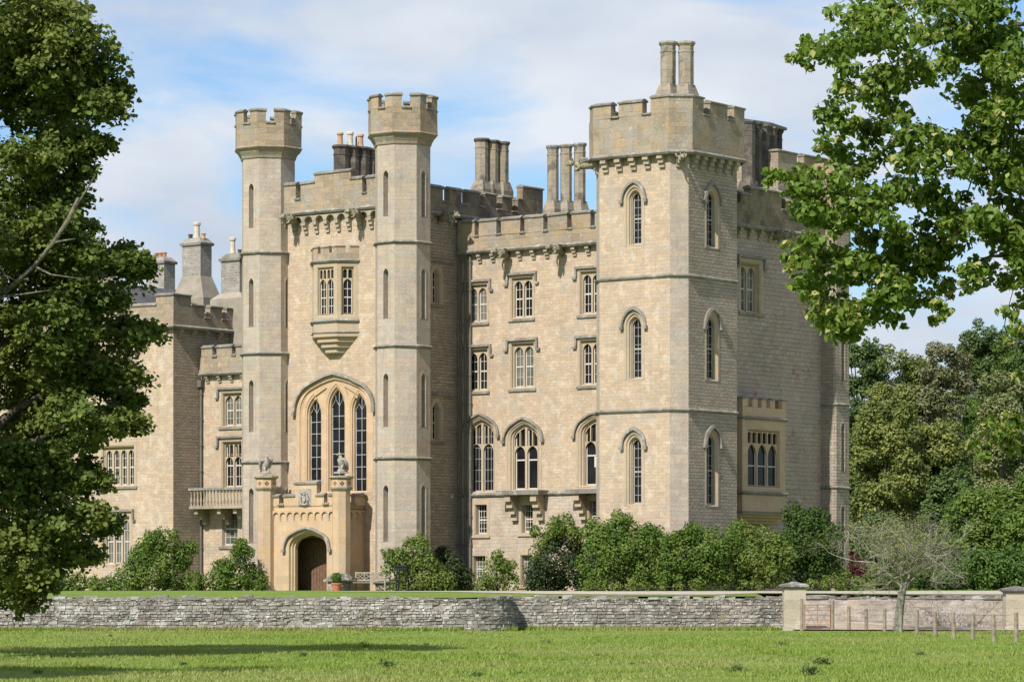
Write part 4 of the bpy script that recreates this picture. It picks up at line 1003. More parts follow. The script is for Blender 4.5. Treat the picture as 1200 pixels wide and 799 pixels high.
# projecting block
FBk = front(VB); FBr = right(UB); zs_b = FBr.Z(384, (VB + VM) / 2)
for pa, pb, pt_, pb2, nl in ((119, 157.5, 522, 570, 4), (119, 152, 604, 662, 3), (60, 85, 522, 570, 3), (125, 160, 440, 480, 3), (30, 62, 604, 660, 3)):
    a, b = FBk.S(pa), FBk.S(pb); c = (a + b) / 2; z1, z0 = FBk.Z(pt_, c), FBk.Z(pb2, c)
    window(castle, FBk, c, z0, b - a, z1 - z0, 'flat', nl=nl, hood='label' if nl == 3 else None, bars=(2, 4), pane='glass_p' if pt_ > 600 else 'glass', jamb=.2, mull=.16, sill=nl == 4)
bk = MB(); UBE = FBk.S(-60)
wall_rect(bk, FBk, UBE, UB, Z0, zs_b + .3); wall_rect(bk, FBr, VB, 11, Z0, zs_b + .3, 1)
bk.add([(UBE, VB, zs_b + .3), (UB, VB, zs_b + .3), (UB, 11, zs_b + .3), (UBE, 11, zs_b + .3)], [(0, 1, 2, 3)], 2)
Fq = Face((UB, 11), (-1, 0)); wall_rect(bk, Fq, 0, UB - UBE, Z0, zs_b + .3)
bk.build('left_wing', [M['wall'], M['side'], M['lead']], castle)
e = .25; bp_ = [(UBE, VB - e), (UB + e, VB - e), (UB + e, 11)]; LA = UB + e - UBE
zb0, zbc, zbm, zbh = zs_b, FBr.Z(369.5, (VB + VM) / 2) - .1, FBr.Z(358, (VB + VM) / 2), FBr.Z(346, VB)
fbk = front(VB - e); fbr = right(UB + e); bx = lambda px: fbk.S(px) - UBE; by = lambda px: LA + fbr.S(px) - (VB - e)
battlement(castle, bp_, zb0, zbc, [(bx(60), bx(100), None), (bx(108), bx(140), None), (bx(146), bx(183), None), (bx(183) + .001, by(224), zbh), (by(224) + .001, by(240), None), (by(246.5), by(260), None), (by(265.5), by(280), None), (by(285), LA + 10, None)], zbm, .4)
sc1 = string_course(castle, bp_, zb0, False, .14, .26)
corbels(sc1, [((UB, VB), (UB, 9)), ((UBE, VB), (UB, VB))], zb0 - .12, 1.05, e, .5)
# slate roof and crow-stepped gable behind the left block
gz = zs_b; rr = MB()
def at(px, py, Y):     # a point of the house seen at (px, py) standing Y metres away, in house coordinates
    w = wp(px, py, Y); x, y = w.x - OX, w.y - OY; return (x * U[0] + y * U[1], x * V[0] + y * V[1], w.z - ZB)
gv = 6.0; gu = uat(118, gv); gz = zs_b - .2; za_ = zat(316, gu, gv); gw_ = 4.1; nst = 8
FGb = front(gv); prof_g = [(-gw_, gz)]
for k in range(nst): prof_g += [(-gw_ + gw_ * k / nst * .93, gz + .5 + (za_ - gz - .5) * (k + 1) / nst - .02 * k), (-gw_ + gw_ * (k + 1) / nst * .93, gz + .5 + (za_ - gz - .5) * (k + 1) / nst - .02 * k)]
gpts = prof_g + [(-x, z) for x, z in reversed(prof_g)]
gb_ = MB(); og_ = Outline(gu, gz + .7, .8, 1.5, 'pt', .5)
gb_.plate(FGb, [(gu + x, z) for x, z in gpts], [og_.pts(0, 0)], 0, .35, True)
gb_.add([FGb.pt(p[0], p[1], .2) for p in og_.pts(0, 0)], [tuple(range(len(og_.pts(0))))])
gb_.build('crow_stepped_gable', M['harl'], castle)
zr_ = za_ - .75
rr.add([(gu - gw_, gv + .3, gz + .35), (gu, gv + .3, zr_), (gu + gw_ + .1, gv + .3, gz + .3), (gu - gw_, gv + 9, gz + .35), (gu, gv + 9, zr_), (gu + gw_ + .1, gv + 9, gz + .3)], [(0, 1, 4, 3), (1, 2, 5, 4), (3, 4, 5)])
rr.build('slate_roof', M['slate'], castle)

# ---- chimneys
def pot(parent, x, y, z, h, r=.16, mat='pot'):
    mb = MB(); mb.tube([(x, y, z), (x, y, z + h * .15), (x, y, z + h * .18), (x, y, z + h * .8), (x, y, z + h * .83), (x, y, z + h * .95), (x, y, z + h)], [r * 1.1, r * 1.1, r * .95, r * .85, r * 1.15, r * 1.15, r * .95], 10)
    return mb.build('chimney_pot', M[mat], parent)
def shafts(specs, zb, mat, cap_mat, label, oct_=True, basez=None, drop=3):
    """specs: [(u, v, apothem, ztop)]"""
    mb = MB(); cp = MB()
    for u, v, r, zt in specs:
        if basez is not None:
            mb.frust((u, v), basez - drop, zb - .35, r * 1.3, r * 1.3); mb.frust((u, v), zb - .35, zb + .15, r * 1.3, r * .9)
            # little gablets
        mb.ngon_prism((u, v), zb - (.4 if basez is not None else 3), zt - .55, r * 1.08, r * 1.08) if oct_ else mb.frust((u, v), zb - .4, zt - .55, r, r)
        mb.ngon_prism((u, v), zt - .55, zt - .47, r * 1.15, r * 1.15)
        mb.ngon_prism((u, v), zt - .47, zt - .2, r * 1.05, r * 1.08)
        cp.ngon_prism((u, v), zt - .2, zt - .1, r * 1.15, r * 1.32); cp.ngon_prism((u, v), zt - .1, zt, r * 1.35, r * 1.3)
    o = mb.build('chimney', M[mat], castle); o['label'] = label; cp.build('chimney_cap', M[cap_mat], o); return o
def H(px, py, v): u = uat(px, v); return (u, v, zat(py, u, v))
# gatehouse stack
v_ = 4.0; g1 = []
zt_ = zat(171, uat(410, v_), v_); zt_b = zt_
base_u = [uat(p, v_) for p in (400.5, 413, 425)]
gs = shafts([(uat(400, 3.6), 3.6, .42, zt_), (uat(412, 4.3), 4.3, .42, zt_), (uat(424, 5.0), 5.0, .42, zt_), (uat(434, 5.7), 5.7, .42, zt_), (uat(407, 5.0), 5.0, .42, zt_)], zt_ - 2.2, 'soot', 'soot', 'dark stacks over the gatehouse, with clay pots', True, zt_ - 2.6)
for (px, vv_, h, mt) in ((398, 3.6, .75, 'pot'), (410, 4.3, .85, 'potw'), (422, 5.0, .78, 'pot')): pot(gs, uat(px + .6, vv_), vv_, zt_ - .02, h, .17, mt)
fin = MB(); uu = uat(417.5, 4.8); fin.tube([(uu, 4.8, zt_ - 2), (uu, 4.8, zat(160, uu, 4.8))], [.05, .05], 6); fin.build('flue_pipe', M['pipe'], gs)
# behind the flank parapet
zt_ = zat(165, uat(576, 9), 9)
shafts([(uat(564.5, 8.3), 8.3, .35, zt_ + .05), (uat(576.5, 9.0), 9.0, .35, zt_), (uat(588.5, 9.7), 9.7, .35, zt_ - .03)], zat(216, uat(576, 9), 9), 'chim', 'soot', 'three stained stacks behind the gatehouse flank', True, zat(222, uat(576, 9), 9))
zt_ = zat(169, uat(665, 9), 9)
shafts([(uat(648, 8.6), 8.6, .30, zt_ - .08), (uat(663.5, 9.2), 9.2, .30, zt_), (uat(679.5, 9.8), 9.8, .30, zt_ + .1)], zat(238, uat(665, 9), 9), 'chim', 'coping', 'three pale tall stacks behind the middle range', True, zat(245, uat(665, 9), 9))
# on the tower
vt = 1.6
zt_ = zat(50.5, uat(794, vt), vt)
shafts([(uat(783, 1.1), 1.1, .37, zt_), (uat(804, 1.7), 1.7, .37, zt_)], zat(104, uat(794, vt), vt), 'chim', 'chim', 'pair of octagonal stacks on the corner tower', True, zat(112, uat(794, vt), vt))
# sooty cluster on the right wing
ct = []; zt_ = zat(141, uat(894, 11), 11)
for px, u_ in ((877, 15.2), (885, 15.05), (894, 14.9), (903, 14.75), (909, 14.3), (889, 14.3)):
    vv_ = vat(px, u_); ct.append((u_, vv_, .34, zt_ + .0))
sc_ = shafts(ct, zat(214, uat(894, 11), 11), 'soot', 'soot', 'soot blackened cluster of stacks on the right wing', True, zat(222, uat(894, 11), 11), drop=2.6)
cpx = MB(); ph_ = [(ct[0][0] - .35, ct[0][1] - .65), (ct[3][0] + .35, ct[3][1] - .55), (ct[4][0] + .55, ct[4][1] + .3), (ct[4][0] - .3, ct[4][1] + .6), (ct[5][0] - .5, ct[5][1] + .5), (ct[0][0] - .65, ct[0][1] + .2)]
cpx.add([(x, y, zt_ + .002) for x, y in ph_] + [(x, y, zt_ + .14 + .05 * (i % 2)) for i, (x, y) in enumerate(ph_)], [tuple(range(5, -1, -1)), tuple(range(6, 12))] + [(i, (i + 1) % 6, 6 + (i + 1) % 6, 6 + i) for i in range(6)]); cpx.build('cap_slab', M['coping'], sc_)
# rubble stacks on the left wing
def rubble_stack(px0, px1, pyt, pyb, v, pots, label, shoulder=None):
    u0, u1 = uat(px0, v), uat(px0 + (px1 - px0) * .66, v); w = (u1 - u0) / 2; c = ((u0 + u1) / 2, v + w); zt = zat(pyt, c[0], v); zb = zat(pyb, c[0], v); d = (px1 - px0) * .34 / 13.5 / 2
    d = max(d, .5); c = ((u0 + u1) / 2, v + d)
    mb = MB(); mb.frust(c, zb - 4, zt - .45, w, w, d, d); o = mb.build('chimney', M['rubble'], castle); o['label'] = label
    cp = MB(); cp.frust(c, zt - .45, zt - .3, w + .1, w + .12, d + .1, d + .12); cp.frust(c, zt - .3, zt, w + .1, w * .72, d + .1, d * .72); cp.build('chimney_cap', M['coping'], o)
    for dx, h, r, mt in pots: pot(o, c[0] + dx * w, c[1], zt - .05, h, r, mt)
    if shoulder:
        sb = MB(); z1 = zat(shoulder[0], c[0], v); z0 = zat(shoulder[1], c[0], v)
        sb.frust(c, z0 - 3, z0, w * 1.75, w * 1.75, d * 1.7, d * 1.7); sb.frust(c, z0, z1, w * 1.7, w * 1.02, d * 1.65, d * 1.02); sb.build('chimney_shoulder', M['harl'], o)
    return o
rubble_stack(171.5, 203, 301, 336, 12.5, ((-.45, .35, .13, 'terra'), (0, .35, .13, 'terra'), (.45, .35, .13, 'terra')), 'low rubble stack with three short pots')
rubble_stack(213.5, 246, 279, 325, 9.5, ((0, 1.05, .2, 'potw'), (-.7, .35, .14, 'soot'), (.7, .35, .14, 'pot')), 'tall rubble stack with sloped shoulders', (324, 350))
rubble_stack(259, 292, 297, 342, 7.5, ((-.35, 1.05, .17, 'potw'), (.4, .3, .12, 'soot')), 'rubble stack beside the left turret', (343, 350))

# ------------------------------------------------------------------ ground, terrace, drive
def zter(x, y): return 1.53 + max(0, min(1, (y - 150) / 13)) * .27
def noise2(x, y, s): return noise.noise(Vector((x * s, y * s, 3.3)))
def grid(name, xs, ys, zf, mat):
    mb = MB(); n = len(xs)
    mb.add([(x, y, zf(x, y)) for y in ys for x in xs], [(j * n + i, j * n + i + 1, (j + 1) * n + i + 1, (j + 1) * n + i) for j in range(len(ys) - 1) for i in range(n - 1)])
    return mb.build(name, mat, smooth=True)
def grass_mat(name, a, b, dry):
    m, t, bs, N = new_mat(name); tcn = t.nodes.new('ShaderNodeTexCoord'); Pn = tcn.outputs['Object']
    col = ramp(t, noise_node(t, Pn, .35, 6, .65), .3, .7, a, b)
    col = mixc(t, ramp(t, noise_node(t, Pn, .13, 4), .5, .7, (0, 0, 0), (.5,) * 3), col, dry)
    col = mixc(t, 1.0, col, ramp(t, noise_node(t, Pn, 7, 4, .7), .2, .8, (.6,) * 3, (1.25,) * 3), 'MULTIPLY')
    t.links.new(col, bs.inputs['Base Color']); bs.inputs['Roughness'].default_value = .9; bs.inputs['Specular IOR Level'].default_value = .15
    bp = t.nodes.new('ShaderNodeBump'); bp.inputs['Strength'].default_value = .8; bp.inputs['Distance'].default_value = .1
    t.links.new(noise_node(t, Pn, 9, 5, .7), bp.inputs['Height']); t.links.new(bp.outputs[0], bs.inputs['Normal'])
    return m
M['grass'] = grass_mat('pasture', (.125, .19, .03), (.21, .285, .045), (.26, .275, .085))
M['lawn'] = grass_mat('lawn', (.13, .20, .035), (.19, .27, .045), (.25, .27, .08))
def zfield(x, y):
    near = max(0, min(1, (147 - y) / 10)); drop = .012 * max(0, y - 150)
    return .03 + near * (.10 * noise2(x, y, .09) + .05 * noise2(x, y, .33)) - (.25 if y > 172 else 0)
xs = [-900, -500, -250, -120, -70] + [-60 + k * 2 for k in range(61)] + [70, 120, 250, 500, 900]
ys = [-200, -80, -20, 10, 30, 50] + [60 + k * 1.5 for k in range(70)] + [172, 200, 300, 500, 900]
tag(grid('field', xs, ys, zfield, M['grass']), 'sunlit green pasture in front of the castle wall', 'field', kind='structure')
tx = [-900, -300, -100, -60] + [-50 + k * 2.5 for k in range(29)] + [24.5]
WL, WR = 150.0, 153.0
def terrace():
    mb = MB()
    # front edge follows the retaining walls
    edge = [(-120, WL + .4), (-2.4, WL + .4), (.2, WR + .35), (11.7, WR + .35), (11.72, 158.75), (15.03, 157.97), (19.0, 155.8), (22.15, 154.0), (23.5, 153.1), (120, 153.4)]
    back = [156.5, 160, 163, 166, 176, 190, 230, 320, 600, 1500]
    P_ = [edge]
    for b in back: P_.append([(x * (1 + (b - 158) / 300 if abs(x) > 100 else 1), max(b, y + .2)) for x, y in edge])
    n = len(edge); vs = [(x, y, zter(x, y)) for row in P_ for x, y in row]
    mb.add(vs, [(j * n + i, j * n + i + 1, (j + 1) * n + i + 1, (j + 1) * n + i) for j in range(len(P_) - 1) for i in range(n - 1)])
    return mb.build('terrace', M['lawn'])
tag(terrace(), 'lawn terrace held by the old stone wall below the castle', 'terrace', kind='structure')
gv_ = MB(); gl = [(-9, 162.2), (-3, 161.5), (1.5, 157.5), (5, 156.2), (9.5, 156.0), (12, 159.0), (15, 158.6), (18.5, 157.0), (26, 156), (60, 156)]; gh = [(-9, 163), (-3, 164.5), (1.5, 164.5), (5, 163.6), (9.5, 163.2), (12, 163.8), (15, 165), (18.5, 167), (26, 169), (60, 171)]
n = len(gl); gv_.add([(x, y, zter(x, y) + .03) for x, y in gl + gh], [(i, i + 1, n + i + 1, n + i) for i in range(n - 1)])
# finer strips so the sheet follows the slope
gvm = MB()
for i in range(n - 1):
    for k in range(6):
        f0, f1 = k / 6, (k + 1) / 6; c = []
        for (x, y), (x2, y2), f in ((gl[i], gh[i], f0), (gl[i + 1], gh[i + 1], f0), (gl[i + 1], gh[i + 1], f1), (gl[i], gh[i], f1)):
            xx, yy = x + (x2 - x) * f, y + (y2 - y) * f; c.append((xx, yy, zter(xx, yy) + .02))
        gvm.add(c, [(0, 1, 2, 3)])
tag(gvm.build('gravel_path', M['gravel']), 'pale gravel drive crossing the terrace before the castle', 'path', kind='structure')

# low field wall, two stretches, with a rounded end between them
def rubble_wall(name, path, zt0, base, label, mat='fieldstone', step=.16, cope=True, lo=0, jag=.03):
    stones = mat == 'fieldstone'
    lens = plen(path); tot = sum(lens); N_ = int(tot / step); mb = MB(); pts = []
    for i in range(N_ + 1):
        s_ = tot * i / N_; acc = 0
        for (p, q_), l in zip(zip(path, path[1:]), lens):
            if s_ <= acc + l + 1e-9: f = (s_ - acc) / l; d = ((q_[0] - p[0]) / l, (q_[1] - p[1]) / l); pts.append((p[0] + (q_[0] - p[0]) * f, p[1] + (q_[1] - p[1]) * f, d[1], -d[0])); break
            acc += l
    nz_ = 10; vs = []
    for x, y, nx, ny in pts:
        zb = base(x, y) if callable(base) else base
        for j in range(nz_ + 1):
            z = zb + (zt0 - zb) * j / nz_; dsp = .05 * noise.noise(Vector((x * 2.1, y * 2.1, z * 5))) + .03 * noise.noise(Vector((x * .5, y * .5, z))) + (.10 * (1 - j / nz_))
            vs.append((x + nx * dsp, y + ny * dsp, z + (.02 * noise.noise(Vector((x, y, 1.)) * 1.3) if j == nz_ else 0)))
    m_ = nz_ + 1; fs = [(i * m_ + j, (i + 1) * m_ + j, (i + 1) * m_ + j + 1, i * m_ + j + 1) for i in range(len(pts) - 1) for j in range(nz_)]
    mb.add(vs, fs, 1 if stones else 0)
    if stones:       # individual stones standing proud of the joints
        rs = random.Random(int(tot * 100)); z = (base if not callable(base) else 0)
        def P_at(q):
            f = max(0, min(len(pts) - 1.001, q / tot * N_)); i = int(f); f -= i; A, B = pts[i], pts[i + 1]; return [A[k] + (B[k] - A[k]) * f for k in range(4)]
        while z < zt0 - .05:
            rh = rs.uniform(.07, .17); rh = min(rh, zt0 - z); q = rs.uniform(-.3, 0)
            while q < tot:
                l = rs.uniform(.12, .42) * (1.25 if rh > .15 else .9); h2 = rh * rs.uniform(.82, 1.0); pr = rs.uniform(.035, .075) + .10 * (1 - (z + .1) / 1.6); e = .012
                a0, a1 = P_at(max(0, q + e)), P_at(min(tot, q + l - e)); jz = lambda: rs.uniform(-.022, .022); jp = lambda: pr + rs.uniform(-.03, .03)
                c8 = []
                for zz_ in (z + e, z + h2 - e * .5):
                    for A, back in ((a0, False), (a1, False), (a1, True), (a0, True)):
                        d_ = -.06 if back else jp(); c8.append((A[0] + A[2] * d_, A[1] + A[3] * d_, min(zt0 + .02, zz_ + jz() + .05 * noise.noise(Vector((A[0] * .45, A[1] * .45, z * .8))))))
                if q + l - e > .05 and rs.random() < .985: mb.hexa(c8)
                q += l
            z += rh
    # solid top and back
    top = [(p[0], p[1], zt0) for p in pts] + [(p[0] - p[2] * .55, p[1] - p[3] * .55, zt0) for p in pts] + [(p[0] - p[2] * .55, p[1] - p[3] * .55, lo) for p in pts]
    k_ = len(pts); mb.add(top, [(i, i + 1, k_ + i + 1, k_ + i) for i in range(k_ - 1)] + [(k_ + i, k_ + i + 1, 2 * k_ + i + 1, 2 * k_ + i) for i in range(k_ - 1)])
    o = mb.build(name, [M[mat], M['joint']] if stones else M[mat]); tag(o, label, 'wall')
    if cope:
        cb = MB(); rnd = random.Random(len(path) * 13 + int(tot)); s_ = 0
        while s_ < tot - .2:
            l = rnd.uniform(.25, .7); i0 = int(s_ / tot * (k_ - 1)); i1 = min(k_ - 1, max(i0 + 1, int((s_ + l - .015) / tot * (k_ - 1))))
            h = rnd.choice((.03, .05, .06, .08, .12)) * rnd.uniform(.8, 1.2) + .03 * noise.noise(Vector((s_ * .2, 0, 0))); o_ = rnd.uniform(-.01, .09)
            if rnd.random() < .93:
                A, B = pts[i0], pts[i1]; tl = rnd.uniform(-.035, .035)
                q8 = [(A[0] + A[2] * o_, A[1] + A[3] * o_, zt0 - .03), (B[0] + B[2] * o_, B[1] + B[3] * o_, zt0 - .03), (B[0] - B[2] * .5, B[1] - B[3] * .5, zt0 - .03), (A[0] - A[2] * .5, A[1] - A[3] * .5, zt0 - .03)]
                q8 += [(q8[0][0], q8[0][1], zt0 + h + tl), (q8[1][0], q8[1][1], zt0 + h - tl), (q8[2][0], q8[2][1], zt0 + h - tl + .02), (q8[3][0], q8[3][1], zt0 + h + tl + .02)]
                cb.hexa(q8)
            s_ += l
        cb.build('coping', M['copestone'], o)
    return o
R_ = 1.9; ce = (-1.9, WL + R_)
arc = [(ce[0] + R_ * math.sin(t), ce[1] - R_ * math.cos(t)) for t in [rad(10 * k) for k in range(11)]]
rubble_wall('stone_wall', [(-60, WL + .3), (-20, WL)] + arc + [(ce[0] + R_ - .1, WR + 2)], 1.50, -.1, 'long lichened rubble wall with a rounded end, left of the gate')
XP = (930.5 - 600) / F * 152.4
rubble_wall('stone_wall', [(ce[0] + R_ - .4, WR), (XP - .3, WR - .25)], 1.50, -.1, 'straight grey rubble wall running from the rounded end to the gate pillar')
XP2 = (1188.5 - 600) / F * 152.0
def zramp(x, y): return .05 + max(0, min(1, (y - 153.2) / 6)) * .5
rubble_wall('stone_wall', [(XP - 1.3, 158.5), (XP + 2, 157.6), (XP + 6, 155.4), (XP2 - 1.0, 153.6), (XP2 + .3, 152.7)], 1.50, lambda x, y: zramp(x, y) - .1, 'pale block retaining wall set back behind the fence and gate', 'palewall')
rubble_wall('stone_wall', [(XP2 + .3, 152.6), (60, 152.8)], 1.50, -.1, 'short run of rubble wall beyond the right hand pillar')
dv = MB(); dl = [(XP - 1.3, 153.2), (XP + .4, 151.2), (XP + 6, 150.2), (XP2, 149.6), (XP2 + 30, 149)]; dh = [(XP - 1.3, 158.3), (XP + 2, 157.4), (XP + 6, 155.2), (XP2 - .8, 153.4), (XP2 + 30, 152.4)]
for i in range(4):
    for k in range(8):
        f0, f1 = k / 8, (k + 1) / 8; c = []
        for (x, y), (x2, y2), f in ((dl[i], dh[i], f0), (dl[i + 1], dh[i + 1], f0), (dl[i + 1], dh[i + 1], f1), (dl[i], dh[i], f1)):
            xx, yy = x + (x2 - x) * f, y + (y2 - y) * f; c.append((xx, yy, zramp(xx, yy) + .04))
        dv.add(c, [(0, 1, 2, 3)])
tag(dv.build('drive', M['drive']), 'bare earth drive climbing behind the fence towards the terrace', 'road', kind='structure')

def gate_pillar(x, y, w, h, label):
    p = empty('gate_pillar', (x, y, 0)); tag(p, label, 'pillar', 'gate pillars on the field wall')
    a = w / 2; mb = MB(); mb.frust((0, 0), -.2, .22, a + .06, a + .05); mb.frust((0, 0), .22, h - .26, a, a - .01); mb.build('shaft', M['pillar'], p)
    cp = MB(); cp.frust((0, 0), h - .26, h - .2, a + .03, a + .09); cp.frust((0, 0), h - .2, h - .1, a + .13, a + .14); cp.frust((0, 0), h - .1, h + .03, a + .13, .1); cp.build('cap', M['copestone'], p)
gate_pillar(XP, 152.4, 1.02, 2.24, 'pale stone gate pillar with a low pyramid cap, next to the rusty gate')
gate_pillar(XP2 + .1, 152.0, 1.12, 2.05, 'squat stone gate pillar at the right hand end of the pale wall')
# rusty gate
YG = 151.3; gx0, gx1 = (943 - 600) / F * YG, (973 - 600) / F * YG
g = empty('field_gate', ((gx0 + gx1) / 2, YG, 0)); tag(g, 'rusty metal field gate with crossed braces beside the left pillar', 'gate')
w = (gx1 - gx0) / 2; zz = .12
fr_ = MB()
for x in (-w, w): fr_.tube([(x, 0, zz), (x, 0, zz + 1.1)], [.022, .022], 6)
for z in (0, 1.1): fr_.tube([(-w, 0, zz + z), (w, 0, zz + z)], [.016, .016], 6)
fr_.build('frame', M['rust'], g); brs = MB()
for z in (.2, .4, .62, .85): brs.tube([(-w, 0, zz + z), (w, 0, zz + z)], [.009, .009], 5)
brs.build('bars', M['rust'], g); bx_ = MB()
for s_ in (-1, 1): bx_.tube([(s_ * w, .03, zz), (0, .03, zz + 1.1)], [.009, .009], 5); bx_.tube([(s_ * w, -.03, zz + 1.1), (0, -.03, zz)], [.009, .009], 5)
bx_.tube([(0, 0, zz), (0, 0, zz + 1.1)], [.011, .011], 5); bx_.build('brace', M['rust'], g)
po = MB(); po.tube([(-w - .13, 0, -.3), (-w - .13, 0, 1.5)], [.075, .07], 8); po.build('gate_post', M['wood'], g); po = MB(); po.tube([(w + .1, 0, -.3), (w + .1, 0, 1.45)], [.085, .08], 8); po.build('gate_post', M['wood'], g)
# post and wire fence
fence = empty('wire_fence', ((1090 - 600) / F * 149, 149, 0)); tag(fence, 'post and wire fence of grey wooden posts in front of the pale wall', 'fence')
f0 = Vector(fence.location); tops = []
for px, pt_, pb2 in ((995, 708, 738), (1015.5, 712, 739), (1036.5, 712, 741), (1056, 713, 742), (1074.5, 713, 744), (1096, 715, 745), (1118, 715.5, 747), (1140, 717, 747.5), (1165, 718, 752), (1191, 716, 753), (1216, 717, 755)):
    Y = (EYE - .05) * F / (pb2 - HZ - 1); Y = min(151, Y); p = wp(px, pb2, Y); h = (pb2 - pt_) * Y / F; mb = MB(); x, y = p.x - f0.x, p.y - f0.y
    ln = random.uniform(-.04, .04); mb.tube([(x, y, -.3), (x + ln * .5, y, h * .5), (x + ln, y, h - .03), (x + ln, y, h + .0)], [.085, .08, .075, .05], 8); mb.build('post', M['wood'], fence); tops.append((x + ln, y, h))
wr = MB()
for zf_ in (.3, .6, .92):
    for a, b in zip(tops, tops[1:]): wr.tube([(a[0], a[1] - .08, a[2] * zf_), (b[0], b[1] - .08, b[2] * zf_)], [.006, .006], 4)
wr.build('wire', M['wire'], fence)

# ------------------------------------------------------------------ things by the porch
def world(u, v, z): return Vector((OX + U[0] * u + V[0] * v, OY + U[1] * u + V[1] * v, ZB + z))
def eagle(px, pillar, label, turn, lift):
    e = empty('eagle_statue', world(pillar[0], pillar[1], ztop_p), YAW + turn); tag(e, label, 'statue', 'carved birds on the porch pillars')
    b = MB(); b.frust((0, 0), 0, .1, .3, .28); b.ball((0, 0, .14), (.26, .24, .12)); b.build('plinth', M['statue'], e)
    mb = MB()     # body, neck, head with hooked beak, legs; local -y is forward
    mb.tube([(0, .24, .3), (0, .14, .4), (0, .02, .56), (0, -.06, .74), (0, -.06, .88), (0, -.08, .98)], [.06, .15, .2, .17, .105, .1], 10)
    mb.ball((0, -.1, 1.03), (.095, .125, .1)); mb.tube([(0, -.2, 1.04), (0, -.28, 1.02), (0, -.3, .95)], [.05, .035, .008], 6)
    for sg in (-1, 1): mb.tube([(sg * .09, 0, .48), (sg * .1, -.04, .3), (sg * .1, -.06, .14), (sg * .1, -.14, .13)], [.09, .07, .035, .04], 7)
    mb.tube([(0, .2, .36), (0, .34, .2), (0, .4, .1)], [.1, .08, .04], 7); mb.build('body', M['statue'], e, smooth=True)
    for sg in (-1, 1):
        w = MB(); w.tube([(sg * .14, -.08, .78), (sg * (.22 + lift * .12), .02, .74 + lift * .2), (sg * (.22 + lift * .1), .18, .5 + lift * .1), (sg * .15, .36, .2)], [.06, .11, .1, .03], 8); w.build('wing', M['statue'], e, smooth=True)
eagle(313, (ca, VP), 'weathered stone bird with raised wing on the left porch pillar', 1.1, .6)
eagle(400, (cb_, VP), 'upright stone eagle on the right porch pillar', -.25, .15)
def gp(px, v): return world(uat(px, v), v, 0)
# stone mounting block
pm_ = gp(398.5, -3.1); mbk = empty('stone_pedestal', (pm_.x, pm_.y, zter(0, pm_.y)), YAW); tag(mbk, 'low stone block with a sloping lichened cap before the right porch pillar', 'pedestal')
q = MB(); q.box(-.55, .55, -.4, .4, -.2, .5); q.build('block', M['side'], mbk); q = MB(); q.frust((0, 0), .5, .56, .72, .72, .55, .55); q.frust((0, 0), .56, .92, .7, .3, .53, .3); q.build('cap', M['copestone'], mbk)
# potted box ball
pm_ = gp(394.5, -4.2); pp_ = empty('potted_plant', (pm_.x, pm_.y, zter(0, pm_.y))); tag(pp_, 'clipped green ball in a terracotta pot beside the porch', 'plant pot')
q = MB(); q.tube([(0, 0, 0), (0, 0, .34), (0, 0, .345), (0, 0, .42)], [.2, .27, .3, .3], 14); q.build('pot', M['terra'], pp_)
# bench
pm_ = gp(434, -2.4); bn = empty('garden_bench', (pm_.x, pm_.y, zter(0, pm_.y)), YAW + .25); tag(bn, 'weathered wooden garden bench with a lattice back by the castle wall', 'bench')
BW = 1.0
q = MB()
for k in range(5): q.box(-BW, BW, -.28 + k * .12, -.19 + k * .12, .42, .455)
q.build('seat', M['bench'], bn); q = MB()
for z in (.52, .93): q.box(-BW, BW, .3, .345, z, z + .07)
for s_ in range(4):
    x0, x1 = -BW + s_ * BW / 2, -BW + (s_ + 1) * BW / 2
    q.tube([(x0, .32, .58), (x1, .32, .95)], [.022] * 2, 5); q.tube([(x0, .33, .95), (x1, .33, .58)], [.022] * 2, 5); q.box(x1 - .02, x1 + .02, .3, .34, .56, .95)
    q.tube([((x0 + x1) / 2, .325, .58), (x1, .325, .765), ((x0 + x1) / 2, .325, .95), (x0, .325, .765), ((x0 + x1) / 2, .325, .58)], [.017] * 5, 5)
q.build('backrest', M['bench'], bn)
for x in (-BW, BW):
    for y, h in ((-.28, .66), (.32, 1.02)): q = MB(); q.box(x - .035, x + .035, y - .035, y + .035, 0, h); q.build('leg', M['bench'], bn)
    q = MB(); q.box(x - .045, x + .045, -.34, .3, .66, .7); q.build('armrest', M['bench'], bn)
# black stand
pm_ = gp(471.5, -4.6); st = empty('metal_stand', (pm_.x, pm_.y, zter(0, pm_.y)), YAW + .3); tag(st, 'black flat-topped metal stand on tall thin legs right of the bench', 'stand')
q = MB(); q.box(-.36, .36, -.24, .24, 1.25, 1.33); q.box(-.31, .31, -.2, .2, 1.12, 1.25); q.build('top', M['black'], st)
for x in (-.24, .24):
    for y in (-.15, .15): q = MB(); q.tube([(x * 1.15, y * 1.2, 0), (x, y, 1.13)], [.038, .034], 6); q.build('leg', M['black'], st)
# dish box on the tower corner of the middle range
q = MB(); 
fl_ = MB(); c = (TU0 - .12, TV0 + CH + .25); zz = zat(545, c[0], c[1]); fl_.frust(c, zz - .1, zz + .45, .11, .11); fl_.tube([(c[0], c[1], zz - .1), (c[0], c[1] , zz - .35), (c[0] + .2, c[1], zz - .4)], [.05] * 3, 6); fl_.build('alarm_box', M['white'], castle)

